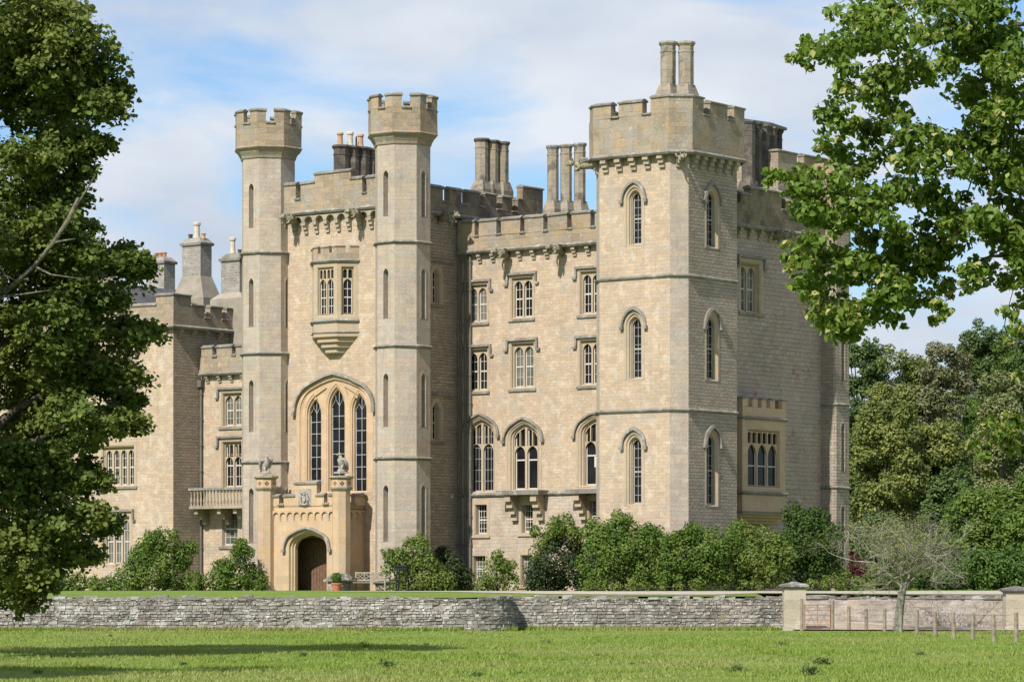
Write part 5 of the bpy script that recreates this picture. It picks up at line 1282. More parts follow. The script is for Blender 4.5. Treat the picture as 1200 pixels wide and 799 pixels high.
# ------------------------------------------------------------------ foliage
def leaves_mesh(name, C, Nrm, size, mat, parent=None, shape='leaf', loc=(0, 0, 0), droop=0, smooth=False):
    n = len(C); C = np.asarray(C, float) - np.asarray(loc, float)
    Nrm = Nrm / (np.linalg.norm(Nrm, axis=1, keepdims=True) + 1e-9)
    r = RNG.normal(size=(n, 3)); r[:, 2] -= droop; T = r - (r * Nrm).sum(1, keepdims=True) * Nrm; T /= np.linalg.norm(T, axis=1, keepdims=True) + 1e-9
    B = np.cross(Nrm, T); s_ = (size * RNG.uniform(.65, 1.25, n))[:, None]
    if shape == 'leaf':
        prof = [(-.5, 0, 0), (-.05, .36, .1), (.55, 0, -.04), (-.05, -.36, .1)]; faces = [(0, 2, 1), (0, 3, 2)]
    elif shape == 'heart':
        prof = [(-.38, 0, 0), (-.46, .2, .06), (-.2, .42, .12), (.12, .3, .1), (.58, 0, -.12), (.12, -.3, .1), (-.2, -.42, .12), (-.46, -.2, .06), (.05, 0, .0)]
        faces = [(8, 0, 1), (8, 1, 2), (8, 2, 3), (8, 3, 4), (8, 4, 5), (8, 5, 6), (8, 6, 7), (8, 7, 0)]
    elif shape == 'blade':
        prof = [(0, .05, 0), (.0, -.05, 0), (1, 0, 0)]; faces = [(0, 1, 2)]
    else:
        prof = [(-.5, -.3, 0), (.1, -.42, .1), (.55, .05, -.05), (.05, .4, .12), (-.45, .25, 0)]; faces = [(0, 1, 2), (0, 2, 3), (0, 3, 4)]
    k = len(prof); Vv = np.empty((n, k, 3))
    cz = RNG.uniform(.5, 1.5, n)[:, None]
    for i, (a, b, c) in enumerate(prof): Vv[:, i] = C + s_ * (a * T + b * B + c * cz * Nrm)
    fa = np.array(faces); Fi = (np.arange(n)[:, None, None] * k + fa[None]).reshape(-1, 3)
    me = bpy.data.meshes.new(name); me.vertices.add(n * k); me.vertices.foreach_set('co', Vv.reshape(-1)); m_ = len(Fi)
    me.loops.add(m_ * 3); me.loops.foreach_set('vertex_index', Fi.reshape(-1).astype(np.int32)); me.polygons.add(m_); me.polygons.foreach_set('loop_start', np.arange(0, m_ * 3, 3, dtype=np.int32))
    me.materials.append(mat); me.update(calc_edges=True)
    if smooth: me.polygons.foreach_set('use_smooth', [True] * m_)
    o = bpy.data.objects.new(name, me); COL.objects.link(o); o.location = loc
    if parent: o.parent = parent; o.location = (0, 0, 0)
    return o
def blob_leaves(blobs, dens, up=.5, shell=.45, jit=.5):
    """blobs: [(centre, (rx, ry, rz))] -> leaf centres and normals; dens: leaves per unit blob surface"""
    Cs, Ns = [], []
    for c, r in blobs:
        r = np.array(r if hasattr(r, '__len__') else (r, r, r), float); n = max(8, int(dens * 4 * math.pi * ((r[0] * r[1] + r[1] * r[2] + r[0] * r[2]) / 3)))
        d = RNG.normal(size=(n, 3)); d /= np.linalg.norm(d, axis=1, keepdims=True)
        rr = 1 - shell * RNG.random(n) ** 1.6; rr *= 1 + .18 * np.sin(d[:, 0] * 5 + c[0]) * np.cos(d[:, 2] * 6 + c[2])
        Cs.append(np.array(c) + d * r * rr[:, None]); nn = d / r; nn /= np.linalg.norm(nn, axis=1, keepdims=True)
        Ns.append(nn + np.array((0, 0, up)) + RNG.normal(size=(n, 3)) * jit)
    return np.concatenate(Cs), np.concatenate(Ns)

M['lf_syc'] = leaf_mat('sycamore_leaf', (.062, .095, .018), (.13, .175, .034), (.15, .175, .038), trans=.25, patch=.3)
M['lf_lime'] = leaf_mat('lime_leaf', (.09, .155, .022), (.20, .285, .048), (.13, .205, .034), trans=.42, patch=1.2, rough=.45, spec=.3)
M['lf_bract'] = leaf_mat('lime_bract', (.34, .35, .10), (.45, .42, .17), trans=.35)
M['lf_ivy'] = leaf_mat('ivy_leaf', (.05, .10, .016), (.12, .19, .032), (.14, .20, .036), trans=.25, patch=.9)
M['lf_ivyd'] = leaf_mat('dark_ivy_leaf', (.035, .075, .014), (.085, .135, .026), (.06, .10, .02), trans=.2, patch=.9)
M['lf_lt'] = leaf_mat('shrub_leaf', (.08, .135, .024), (.165, .23, .042), (.17, .21, .05), trans=.3, patch=.8)
M['lf_yew'] = leaf_mat('yew_leaf', (.026, .045, .016), (.055, .08, .028), trans=.1, patch=.8)
M['lf_olive'] = leaf_mat('olive_leaf', (.145, .175, .042), (.245, .26, .07), (.115, .15, .04), trans=.2, patch=.25)
M['lf_mid'] = leaf_mat('woodland_leaf', (.10, .165, .034), (.19, .26, .055), (.085, .145, .032), trans=.35, patch=.25)
M['lf_dk'] = leaf_mat('dark_leaf', (.06, .10, .03), (.11, .16, .045), trans=.15, patch=.25)
M['lf_pale'] = leaf_mat('pale_leaf', (.18, .20, .085), (.285, .29, .135), (.15, .185, .06), trans=.25, patch=.3)
M['lf_brown'] = leaf_mat('brown_leaf', (.165, .15, .08), (.24, .22, .13), (.14, .16, .065), trans=.2, patch=.3)
M['lf_red'] = leaf_mat('red_leaf', (.07, .012, .014), (.13, .025, .025), trans=.3)
M['lf_hedge'] = leaf_mat('laurel_leaf', (.05, .105, .02), (.10, .17, .034), (.08, .14, .026), trans=.2, rough=.5, spec=.2, patch=.5)
M['lf_box'] = leaf_mat('box_leaf', (.05, .10, .015), (.11, .18, .03), trans=.25)
M['lf_grass'] = leaf_mat('grass_blade', (.155, .23, .038), (.255, .325, .06), (.29, .305, .10), trans=.3, patch=.09, rough=.6)
M['lf_weed'] = leaf_mat('thistle_leaf', (.09, .145, .04), (.16, .21, .065), trans=.2)

# potted ball leaves
C_, N_ = blob_leaves([((pp_.location.x, pp_.location.y, pp_.location.z + .68), (.3, .3, .3))], 900, .2)
leaves_mesh('topiary_ball', C_, N_, .07, M['lf_box'], pp_, loc=tuple(pp_.location))

def spray_leaves(blobs, per_m2, nl, rs, up=1.0, out=.35, jit=.4, thick=.06):
    """flat drooping sprays of leaves set round each blob, dark gaps between them"""
    Cs, Ns = [], []
    for c, r in blobs:
        r = np.array(r if hasattr(r, '__len__') else (r, r, r), float); k = max(3, int(per_m2 * 4 * math.pi * (r[0] * r[1] + r[1] * r[2] + r[0] * r[2]) / 3))
        d = RNG.normal(size=(k, 3)); d /= np.linalg.norm(d, axis=1, keepdims=True); q = np.array(c) + d * r * (RNG.uniform(.45, 1.12, k) ** .8)[:, None]
        h = d * (1, 1, 0) + RNG.normal(size=(k, 3)) * (.35, .35, 0); h /= np.linalg.norm(h, axis=1, keepdims=True) + 1e-9; sd = np.stack([-h[:, 1], h[:, 0], 0 * h[:, 0]], 1)
        R_ = rs * RNG.uniform(.55, 1.3, k); drop = RNG.uniform(.1, .7, k)
        i = np.repeat(np.arange(k), nl); n = len(i); a = RNG.random(n) * 6.283; m = np.sqrt(RNG.random(n)) * R_[i]
        x = np.cos(a) * m * 1.25; y = np.sin(a) * m * .8; z = RNG.normal(size=n) * thick - drop[i] * (x + R_[i]) * .4
        Cs.append(q[i] + h[i] * x[:, None] + sd[i] * y[:, None] + np.stack([0 * z, 0 * z, z], 1)); Ns.append(np.array((0, 0, up)) + h[i] * (out + drop[i] * .5)[:, None] + RNG.normal(size=(n, 3)) * jit)
    return np.concatenate(Cs), np.concatenate(Ns)
# --- shrubs along the foot of the castle
def shrub(label, Y, box_px, mat, dens=66, size=.135, holes=0, extra=(), name='shrub', group='shrubs along the foot of the castle', up=.35, ry=1.0, seed=1):
    """box_px: list of (px, py, r_px) lumps of the shrub"""
    rnd = random.Random(seed); base = wp(box_px[0][0], 692, Y); zg = zter(base.x, Y) - .05; loc = (base.x, Y, zg)
    e = empty(name, loc); tag(e, label, 'shrub' if name != 'hedge' else 'hedge', group)
    bl = []
    for px, py, r in box_px:
        R0 = r * Y / F; c = wp(px, py, Y + rnd.uniform(-.3, .3) * R0)
        bl.append((c, (R0 * .88, R0 * .85 * ry, R0 * .88)))
        for k in range(9):
            d = Vector((rnd.gauss(0, 1), rnd.gauss(0, 1) - .4, rnd.gauss(0, 1) + .25)).normalized(); rr = R0 * rnd.uniform(.28, .5)
            q = c + Vector((d.x * R0 * .72, d.y * R0 * .72 * ry, d.z * R0 * .72)); q.z = max(q.z, zg + rr * .5); bl.append((q, rr))
    C_, N_ = blob_leaves(bl, dens, up, .5, .55); keep = C_[:, 2] > zg; 
    leaves_mesh('foliage', C_[keep], N_[keep], size, mat, e, loc=loc)
    sm_ = MB()
    for k in range(5):
        a = rnd.uniform(0, 6.28); px, py, r = rnd.choice(box_px); t_ = wp(px, py, Y); sm_.tube([(rnd.uniform(-.25, .25), rnd.uniform(-.2, .2), -.1), ((t_.x - loc[0]) * .5, (t_.y - loc[1]) * .5, (t_.z - zg) * .55), (t_.x - loc[0], t_.y - loc[1], t_.z - zg)], [.05, .04, .015], 5)
    sm_.build('stems', M['bark'], e)
    return e
shrub('low rounded ivy shrub at the far left end, half under the tree', 176, [(70, 684, 16), (92, 682, 14), (112, 686, 13), (50, 688, 14)], M['lf_ivy'], seed=2)
shrub('large mixed climber bush spreading round the left corner of the left wing', 180, [(150, 678, 24), (180, 668, 30), (205, 675, 26), (178, 640, 20), (195, 632, 18), (218, 645, 16), (165, 655, 20), (228, 682, 16), (130, 688, 14)], M['lf_ivy'], seed=3)
shrub('pointed evergreen bush between the balcony and the left porch pillar', 180, [(255, 682, 20), (280, 676, 24), (284, 652, 17), (282, 638, 10), (296, 684, 17), (262, 668, 16), (305, 692, 8)], M['lf_ivy'], seed=4)
shrub('dark bushy evergreen against the right gatehouse turret, behind the stand', 174.5, [(468, 662, 22), (488, 648, 22), (498, 672, 26), (478, 682, 22), (515, 680, 20), (492, 635, 12), (455, 650, 10), (525, 690, 10)], M['lf_lt'], dens=55, seed=5)
shrub('black green bush in the shaded corner by the drainpipes', 179.3, [(530, 665, 20), (540, 680, 18), (520, 650, 12)], M['lf_yew'], seed=6)
shrub('pale wispy shrub below the arched windows of the middle range', 174.5, [(580, 675, 22), (568, 684, 16), (592, 668, 16), (600, 684, 12), (583, 652, 10)], M['lf_lt'], dens=52, size=.125, seed=7)
shrub('yew topped with bright creeper, left of the corner tower', 172.5, [(650, 660, 34), (640, 680, 26), (672, 668, 28), (668, 640, 22), (625, 684, 16), (688, 682, 18)], M['lf_yew'], dens=60, size=.13, seed=8)
shrub('bright green creeper hanging over the top of the yew', 172.0, [(650, 622, 16), (662, 612, 13), (636, 636, 14), (672, 628, 13), (628, 622, 8), (630, 655, 9)], M['lf_lt'], dens=66, seed=18)
shrub('tall rounded ivy bush in front of the tower front', 165.6, [(722, 645, 38), (745, 640, 34), (705, 655, 30), (730, 672, 34), (757, 668, 28), (695, 680, 20), (725, 615, 18), (700, 625, 20), (772, 650, 24), (762, 630, 18)], M['lf_ivy'], seed=9)
shrub('spreading ivy bush below the chamfered corner of the tower', 164.6, [(812, 650, 34), (795, 660, 28), (835, 645, 30), (825, 672, 28), (785, 676, 20), (810, 628, 17), (845, 665, 24), (855, 645, 22), (790, 640, 20)], M['lf_ivy'], seed=10)
shrub('yellow green bush under the tower right face', 165.2, [(872, 655, 34), (858, 668, 26), (895, 660, 30), (905, 672, 22), (870, 628, 22), (895, 632, 20), (915, 650, 22), (912, 636, 14)], M['lf_lt'], seed=11)
shrub('deep green bush under the square bay of the right flank', 170.5, [(940, 635, 36), (925, 650, 30), (962, 640, 32), (950, 665, 30), (975, 660, 18), (930, 605, 18), (955, 610, 18), (920, 672, 18)], M['lf_ivyd'], seed=12)
shrub('low leafy border plants along the gravel, left part', 163.2, [(690, 688, 8), (705, 686, 9), (722, 688, 8), (740, 686, 9), (758, 688, 8), (776, 687, 8), (795, 688, 8), (815, 686, 9)], M['lf_lt'], dens=50, size=.12, seed=13)
shrub('low leafy border plants along the gravel, right part', 164.2, [(850, 688, 8), (870, 686, 9), (888, 686, 10), (950, 686, 9), (968, 684, 11), (985, 685, 10), (1005, 684, 10), (1020, 686, 8)], M['lf_lt'], dens=50, size=.12, seed=14)
shrub('dark crimson leaved shrub beside the end turret', 174, [(1003, 662, 12), (1006, 672, 10), (1000, 650, 6)], M['lf_red'], size=.14, seed=15)

# --- trees
def tree(name, label, base, trunk, limbs, blobs, leafm, size, dens, bark='bark', up=.5, shape='poly', group=None, jit=.6, shell=.45, droop=0, cat='tree', smooth=False, spray=None):
    e = empty(name, base); tag(e, label, cat, group); b = Vector(base); mb = MB()
    mb.tube([Vector(p) - b for p, r in trunk], [r for p, r in trunk], 10)
    for pts in limbs: mb.tube([Vector(p) - b for p, r in pts], [r for p, r in pts], 6)
    mb.build('trunk', M[bark], e, smooth=True)
    C_, N_ = blob_leaves(blobs, dens, up, shell, jit) if not spray else spray_leaves(blobs, *spray); leaves_mesh('crown', C_, N_, size, leafm, e, shape, tuple(base), droop, smooth)
    return e
# big sycamore on the left, trunk outside the frame
rnd = random.Random(21); SB = Vector(((-75 - 600) / F * 96, 96, .0)); bl = []
vis = [(30, 20, 46), (80, 38, 40), (108, 62, 34), (124, 92, 20), (60, 70, 50), (15, 90, 52), (95, 105, 38), (55, 118, 36), (125, 122, 20), (136, 108, 8), (20, 25, 50), (62, 10, 26),
       (75, 165, 24), (108, 170, 17), (30, 185, 36), (60, 190, 30), (92, 190, 22), (35, 225, 46), (75, 222, 32), (15, 270, 52), (62, 268, 40), (92, 265, 22), (104, 298, 30), (130, 300, 28), (152, 306, 17), (165, 312, 9), (60, 318, 46),
       (22, 345, 52), (92, 345, 34), (125, 345, 22), (60, 385, 46), (105, 392, 34), (145, 385, 17), (170, 388, 11), (160, 392, 6), (25, 425, 52), (80, 435, 46), (120, 432, 30), (148, 440, 18), (150, 466, 7),
       (40, 490, 52), (92, 492, 42), (126, 490, 22), (150, 494, 11), (20, 545, 50), (68, 548, 40), (98, 552, 18), (116, 562, 7), (28, 600, 48), (75, 602, 34), (104, 605, 22), (124, 614, 8), (20, 650, 44), (62, 645, 32), (90, 642, 16), (104, 648, 8), (22, 690, 26), (50, 676, 22)]
for px, py, r in vis:
    Y = 95 + rnd.uniform(-2.2, 2.2); R0 = r * Y / F; c = wp(px, py, Y); bl.append((c, (R0 * .9, R0 * 1.0, R0 * .75))); bl.append((c + Vector((-.6, 2.5, -.2)), (R0 * .9, R0, R0 * .8)))
    for k in range(7):
        d = Vector((rnd.gauss(0, 1), rnd.gauss(0, 1), rnd.gauss(0, .7))).normalized(); rr = R0 * rnd.uniform(.22, .42); bl.append((c + d * R0 * rnd.uniform(.6, .95), (rr * 1.1, rr * 1.1, rr * .4)))
for k in range(95):      # the rest of the crown, outside the picture
    d = Vector((rnd.gauss(0, 1), rnd.gauss(0, 1), rnd.gauss(0, 1))).normalized() * rnd.uniform(.3, 1); c = SB + Vector((d.x * 8 - .5, d.y * 8, 12.5 + d.z * 10.5))
    if (c.x / c.y * F + 600) > -35: continue
    r = rnd.uniform(.9, 1.8); bl.append((c, (r, r, r * .6)))
limbs = []
for px, py in ((60, 90), (20, 190), (80, 290), (120, 340), (110, 430), (140, 470), (60, 540), (90, 610), (20, 640), (-140, 300), (-200, 450), (-120, 100), (-60, 0), (40, 30)):
    t_ = wp(px, py, 95.5); z0 = max(2.2, t_.z - 3.5); s_ = Vector((SB.x, SB.y, z0)); limbs.append([(s_, .22), (s_.lerp(t_, .5) + Vector((0, 0, .5)), .13), (t_, .04)])
syc = tree('sycamore_tree', 'big dark leafed broad tree filling the left edge of the view', SB, [((SB.x, SB.y, -.3), .62), ((SB.x + .1, SB.y, 4), .48), ((SB.x, SB.y, 10), .36), ((SB.x + .3, SB.y, 17), .2), ((SB.x + .2, SB.y, 22), .06)], limbs, bl, M['lf_syc'], .15, 52, shape='poly', spray=(2.1, 34, .38, .8, .3, .6, .1))
# lichened dead limb sticking out of its front
db = MB(); pts = [wp(-60, 395, 94), wp(0, 348, 93), wp(40, 312, 92.4), (wp(62, 285, 92.1)), wp(80, 258, 92.0), wp(92, 232, 92.0)]
db.tube([p - SB for p in pts], [.09, .075, .065, .06, .075, .05], 7)
for a, b_, c in ((1, (25, 345), (60, 340)), (2, (60, 322), (105, 328)), (1, (5, 320), (-10, 300)), (3, (75, 282), (88, 280)), (4, (102, 222), (112, 205)), (2, (20, 330), (5, 322))):
    db.tube([pts[a] - SB, wp(b_[0], b_[1], 92.0) - SB, wp(c[0], c[1], 91.8) - SB], [.045, .03, .01], 5)
db.build('dead_limb', M['deadwood'], syc, smooth=True)

# smaller sycamore nearer the camera, just outside the left edge, whose shade lies on the grass
rnd = random.Random(33); SB2 = Vector((-17.6, 71, .0)); bl = []
for k in range(46):
    d = Vector((rnd.gauss(0, 1), rnd.gauss(0, 1), rnd.gauss(0, 1))).normalized() * rnd.uniform(.3, 1); c = SB2 + Vector((d.x * 4.6, d.y * 4.6, 10.5 + d.z * 6.5)); r = rnd.uniform(.8, 1.3)
    if c.x / c.y * F + 600 > -60: continue
    bl.append((c, (r, r, r * .6)))
tree('sycamore_tree', 'broad leafed tree just beyond the left edge, shading the near grass', SB2, [((SB2.x, SB2.y, -.2), .4), ((SB2.x, SB2.y, 6), .28), ((SB2.x, SB2.y, 15), .06)], [[((SB2.x, SB2.y, 5 + k), .12), ((SB2.x + math.cos(k * 2.4) * 3, SB2.y + math.sin(k * 2.4) * 3, 8 + k), .03)] for k in range(6)], bl, M['lf_syc'], .17, 40, spray=(1.6, 30, .45, .8, .3, .6, .1))

# near lime tree on the right, trunk outside the frame
rnd = random.Random(5); LB = Vector((9.2, 31.5, -.1)); bl = []; lim = []
vis = [(975, 60, 26), (940, 68, 16), (1000, 22, 30), (1050, 42, 42), (1112, 30, 46), (1172, 50, 48), (1040, 98, 32), (1085, 82, 30), (1140, 105, 36), (1190, 120, 32), (1000, 108, 14), (990, 150, 18), (1032, 150, 26), (1075, 158, 30), (1120, 172, 32), (1180, 190, 40), (965, 172, 9),
       (925, 204, 12), (945, 208, 20), (982, 212, 30), (1015, 190, 20), (1000, 248, 34), (962, 248, 22), (1045, 225, 22), (1052, 290, 36), (1095, 232, 26), (1110, 285, 30), (1150, 262, 30), (1185, 280, 30), (935, 308, 14), (962, 300, 22), (1002, 312, 34), (1042, 342, 26), (952, 352, 13), (980, 358, 20), (985, 385, 14), (1022, 370, 22), (1072, 352, 22), (1105, 335, 18), (1075, 318, 22), (1140, 318, 18), (1178, 330, 16),
       (1172, 510, 18), (1150, 535, 9), (1190, 495, 14), (1160, 555, 6), (1196, 440, 9), (1180, 365, 12), (1196, 385, 12), (1182, 400, 7), (1140, 520, 8), (1185, 525, 12), (1162, 495, 9), (1098, 375, 8), (955, 218, 12), (1165, 150, 26), (1060, 190, 16), (1200, 70, 40), (1205, 240, 36), (1210, 320, 20), (1040, 8, 26), (1090, -10, 30), (1150, -10, 34)]
twl = []
out_ = [(915, 60), (945, 45), (985, 0), (1210, -10), (1210, 360), (1180, 335), (1140, 335), (1095, 372), (1040, 385), (985, 400), (945, 372), (930, 322), (918, 290), (945, 262), (905, 207), (950, 182), (985, 165), (960, 130), (985, 105), (940, 85)]
while len(vis) < 185:
    q = (rnd.uniform(905, 1210), rnd.uniform(-10, 400), rnd.uniform(11, 24))
    if inside(q[0], q[1], out_) and not any(math.hypot(q[0] - a, q[1] - b) < r for a, b, r in ((1075, 112, 22), (1130, 95, 16), (1010, 195, 13), (1120, 150, 10))): vis.append(q)
for px, py, r in vis:
    Y = 31 + rnd.uniform(-.7, .7); R0 = r * Y / F; c = wp(px, py, Y); bl.append((c, (R0 * 1.05, R0 * 1.3, R0 * .72)))
    twl.append(c)
    for k in range(3):
        d = Vector((rnd.gauss(0, 1), rnd.gauss(0, 1), rnd.gauss(0, .6))).normalized(); rr = R0 * rnd.uniform(.3, .5); bl.append((c + d * R0 * .95, (rr, rr, rr * .7)))
hubs = [wp(1120, 40, 31.2), wp(1150, 190, 31.3), wp(1160, 300, 31.0), wp(1260, 480, 31.0), wp(1230, 120, 31.5)]
root_pts = [(LB.x, LB.y, z) for z in (7.5, 5.6, 4.6, 3.4, 6.4)]
for h, r0 in zip(hubs, root_pts):
    m_ = Vector(r0).lerp(h, .5) + Vector((0, 0, .35)); lim.append([(r0, .07), (m_, .04), (h, .014)])
nodes = [Vector(h) for h in hubs]; far = Vector((LB.x, LB.y, 5.5))
for c in sorted(twl, key=lambda q: min((q - h).length for h in hubs)):      # each twig springs from the nearest wood already grown
    h = min(nodes, key=lambda q: (q - c).length + .25 * max(0, (q - far).length - (c - far).length + .3)); m_ = h.lerp(c, .5) + Vector((rnd.uniform(-.06, .06), rnd.uniform(-.1, .1), rnd.uniform(.0, .08)))
    r_0 = .004 + .006 * min(1, (c - hubs[0]).length and .35 / max(.35, min((h - q).length for q in hubs) + .35)); lim.append([(h, r_0), (m_, r_0 * .8), (c, r_0 * .55)]); nodes += [m_, c]
for k in range(230):
    d = Vector((rnd.gauss(0, 1), rnd.gauss(0, 1), rnd.gauss(0, 1))).normalized() * rnd.uniform(.35, 1); c = LB + Vector((d.x * 5, d.y * 5, 7 + d.z * 5))
    if c.z < 2.3: continue
    px, py = c.x / c.y * F + 600, HZ - (c.z - EYE) / c.y * F
    if px < 1290 and py > -75: continue
    r = rnd.uniform(.45, .8); bl.append((c, (r, r, r * .7)))
lt = tree('lime_tree', 'near tree with large drooping heart shaped leaves reaching in from the upper right', LB, [((LB.x, LB.y, -.2), .34), ((LB.x, LB.y, 3), .26), ((LB.x + .1, LB.y, 7), .16), ((LB.x, LB.y, 11), .04)], lim, bl, M['lf_lime'], .068, 270, up=.5, shape='heart', jit=.75, shell=.9, droop=1.2, bark='bark')
Cb, Nb = blob_leaves(bl[:420], 16, .2, .9, .9); leaves_mesh('bracts', Cb, Nb, .07, M['lf_bract'], lt, 'leaf', tuple(LB), 1.5)

# small bare lichened tree by the fence
rnd = random.Random(9); TB = wp(1052, 738, 149.6); TB.z = -.1; bt_ = empty('bare_tree', TB); tag(bt_, 'small old tree with grey lichened bare twigs and a leaning trunk at the fence', 'tree')
tk = MB(); fork = Vector((.28, 0, 2.3)); tk.tube([(0, 0, -.2), (.02, 0, .3), (.1, .02, 1.2), (.2, 0, 1.9), fork], [.27, .22, .19, .18, .15], 10); tk.build('trunk', M['lichenbark'], bt_, smooth=True)
tg = MB(); cnt = 0
def grow(p, d, l, r, dep):
    n = 3; pts = [p]; q = p
    for k in range(n):
        d = (d + Vector((rnd.gauss(0, .28), rnd.gauss(0, .28), rnd.gauss(0, .2) - (.09 if dep > 2 else .0)))).normalized(); q = q + d * l / n; pts.append(q)
    tg.tube(pts, [r * (1 - .45 * k / n) for k in range(n + 1)], 5 if r > .02 else 3, False)
    if dep < 5:
        for k in range(rnd.choice((3, 3, 3)) if dep < 4 else 4):
            a = pts[rnd.choice((1, 2, 3, 3))]; ax = Vector((rnd.gauss(0, 1), rnd.gauss(0, 1), rnd.gauss(0, .7) + (.38 if dep < 3 else -.12))).normalized()
            grow(a, (d * .6 + ax * .9).normalized(), l * rnd.uniform(.62, .85), r * .55, dep + 1)
for k in range(10):
    a = k * 6.28 / 10 + rnd.uniform(-.3, .3); grow(fork - Vector((0, 0, rnd.uniform(0, .4))), Vector((math.cos(a) * .9, math.sin(a) * .9, rnd.uniform(.9, 2.2))).normalized(), rnd.uniform(1.45, 1.95), .06, 0)
tg.build('twigs', M['twig'], bt_)
Cb, Nb = blob_leaves([((TB.x + .2, TB.y, 3.6), (2.0, 2.0, 1.2)), ((TB.x + .1, TB.y, 4.5), (1.8, 1.8, 1.0)), ((TB.x + .9, TB.y, 2.9), (.6, .6, .4))], 46, .3, .8, .8); leaves_mesh('sparse_leaves', Cb, Nb, .085, M['lf_olive'], bt_, 'leaf', tuple(TB))

# woodland to the right of the castle, and beyond
def wood_tree(label, px, pyt, pyb, wpx, Y, leafm, dens=44, size=.19, kind='round', bark='bark', seed=1, name='broadleaf_tree', n=46, up=.9):
    rnd = random.Random(seed); zg = zter(0, Y) - .1; X = (px - 600) / F * Y; base = Vector((X, Y, zg)); top = EYE + (HZ - pyt) / F * Y - (1.1 if pyt < 480 else .4); bot = max(zg + .3, EYE + (HZ - pyb) / F * Y); W = wpx / 2 * Y / F; Hh = top - bot; bl = []
    for k in range(n):
        t_ = rnd.random(); a = rnd.uniform(0, 6.28)
        if kind == 'cone': rr = W * (1 - t_) ** .8 * .95
        elif kind == 'tall': rr = W * math.sin(math.pi * (.12 + .8 * t_)) ** .6
        else: rr = W * math.sin(math.pi * (.18 + .68 * t_)) ** .7
        q = rr * math.sqrt(rnd.uniform(.2, 1)); s_ = W * rnd.uniform(.3, .48) * (1.0 if kind != 'cone' else .55 + .5 * (1 - t_))
        c = Vector((X + math.cos(a) * q * .82, Y + math.sin(a) * q * .82, bot + t_ * (Hh - s_ * .7))); bl.append((c, (s_, s_, s_ * .72)))
        for j in range(4):
            d = Vector((rnd.gauss(0, 1), rnd.gauss(0, 1), rnd.gauss(0, .8))).normalized(); bl.append((c + d * s_ * .9, s_ * rnd.uniform(.25, .45)))
    lims = []
    for k in range(7):
        c = bl[rnd.randrange(len(bl))][0]; z0 = zg + (c.z - zg) * .45; lims.append([((X, Y, z0), W * .05), ((X + (c.x - X) * .5, Y + (c.y - Y) * .5, (z0 + c.z) / 2 + .3), W * .035), (c, W * .012)])
    return tree(name, label, base, [((X, Y, zg - .2), W * .09), ((X, Y, zg + (top - zg) * .5), W * .06), ((X, Y, zg + (top - zg) * .88), W * .02)], lims, bl, leafm, size, dens, bark, up, 'poly', 'woodland trees right of the castle', .6)
wood_tree('dark tree at the back of the wood, nearest the castle top right', 1010, 385, 640, 70, 292, M['lf_dk'], seed=1)
wood_tree('grey green loose crowned tree behind the yellow green conifer', 1062, 392, 600, 92, 280, M['lf_olive'], seed=2)
wood_tree('brownish thin crowned tree with pale stem in the middle of the wood', 1108, 378, 560, 62, 276, M['lf_brown'], seed=3, bark='palebark')
wood_tree('dark round tree top on the skyline of the wood', 1150, 368, 520, 74, 300, M['lf_dk'], seed=4)
wood_tree('mid green tree on the skyline at the right edge', 1200, 364, 560, 84, 296, M['lf_mid'], seed=5)
wood_tree('tall pale green tree with a white leaning stem at the right edge', 1172, 418, 620, 78, 262, M['lf_pale'], seed=6, bark='palebark')
wood_tree('yellow green feathery conifer next to the end turret', 1040, 446, 690, 96, 246, M['lf_olive'], kind='tall', seed=7, name='conifer_tree', n=74, up=.6)
wood_tree('second feathery conifer leaning on the first one', 1098, 470, 690, 84, 250, M['lf_olive'], kind='tall', seed=8, name='conifer_tree', n=66, up=.6)
wood_tree('dark green bush like tree in the gap below the conifers', 1120, 540, 694, 84, 238, M['lf_dk'], seed=9)
wood_tree('broad mid green tree behind the laurel hedge', 1160, 556, 694, 110, 225, M['lf_mid'], seed=10)
wood_tree('rounded light green tree at the right edge above the hedge', 1215, 548, 694, 90, 221, M['lf_mid'], seed=11)
wood_tree('dark spreading tree partly hidden behind the end turret', 985, 452, 694, 84, 262, M['lf_dk'], seed=41)
wood_tree('low dark tree behind the bare tree', 1030, 590, 694, 66, 214, M['lf_dk'], seed=12)
wood_tree('small olive bush just right of the bare tree', 1108, 628, 694, 62, 205, M['lf_olive'], seed=13)
wood_tree('dark conifer filling the back of the wood', 1085, 440, 694, 80, 304, M['lf_dk'], kind='tall', seed=14, name='conifer_tree')
wood_tree('dark conifer beyond the wood at the right edge', 1222, 440, 694, 90, 308, M['lf_dk'], kind='tall', seed=15, name='conifer_tree')
wood_tree('deep green tree below the dark skyline tree', 1140, 455, 694, 84, 288, M['lf_mid'], seed=16)
for i, (px, pyt, Y) in enumerate(((1260, 380, 290), (1300, 360, 280), (1275, 500, 240), (1330, 420, 250))): wood_tree(('tall mid green tree just outside the right edge', 'taller tree standing further right of the wood', 'rounded tree right of the hedge end', 'far right tree of the wood')[i], px, pyt, 694, 90, Y, M['lf_mid'], seed=20 + i, n=20)
shrub('glossy dark laurel hedge along the gravel behind the bare tree', 186, [(1030, 682, 13), (1055, 680, 15), (1080, 677, 19), (1105, 674, 22), (1130, 672, 25), (1155, 669, 27), (1180, 668, 28), (1205, 667, 28), (1230, 666, 28)], M['lf_hedge'], dens=62, size=.16, name='hedge', group=None, seed=30)
shrub('leafy ground cover shrubs at the foot of the end turret', 180, [(985, 676, 14), (1000, 682, 12), (1018, 680, 13), (1012, 668, 12), (1028, 672, 10)], M['lf_lt'], seed=31)

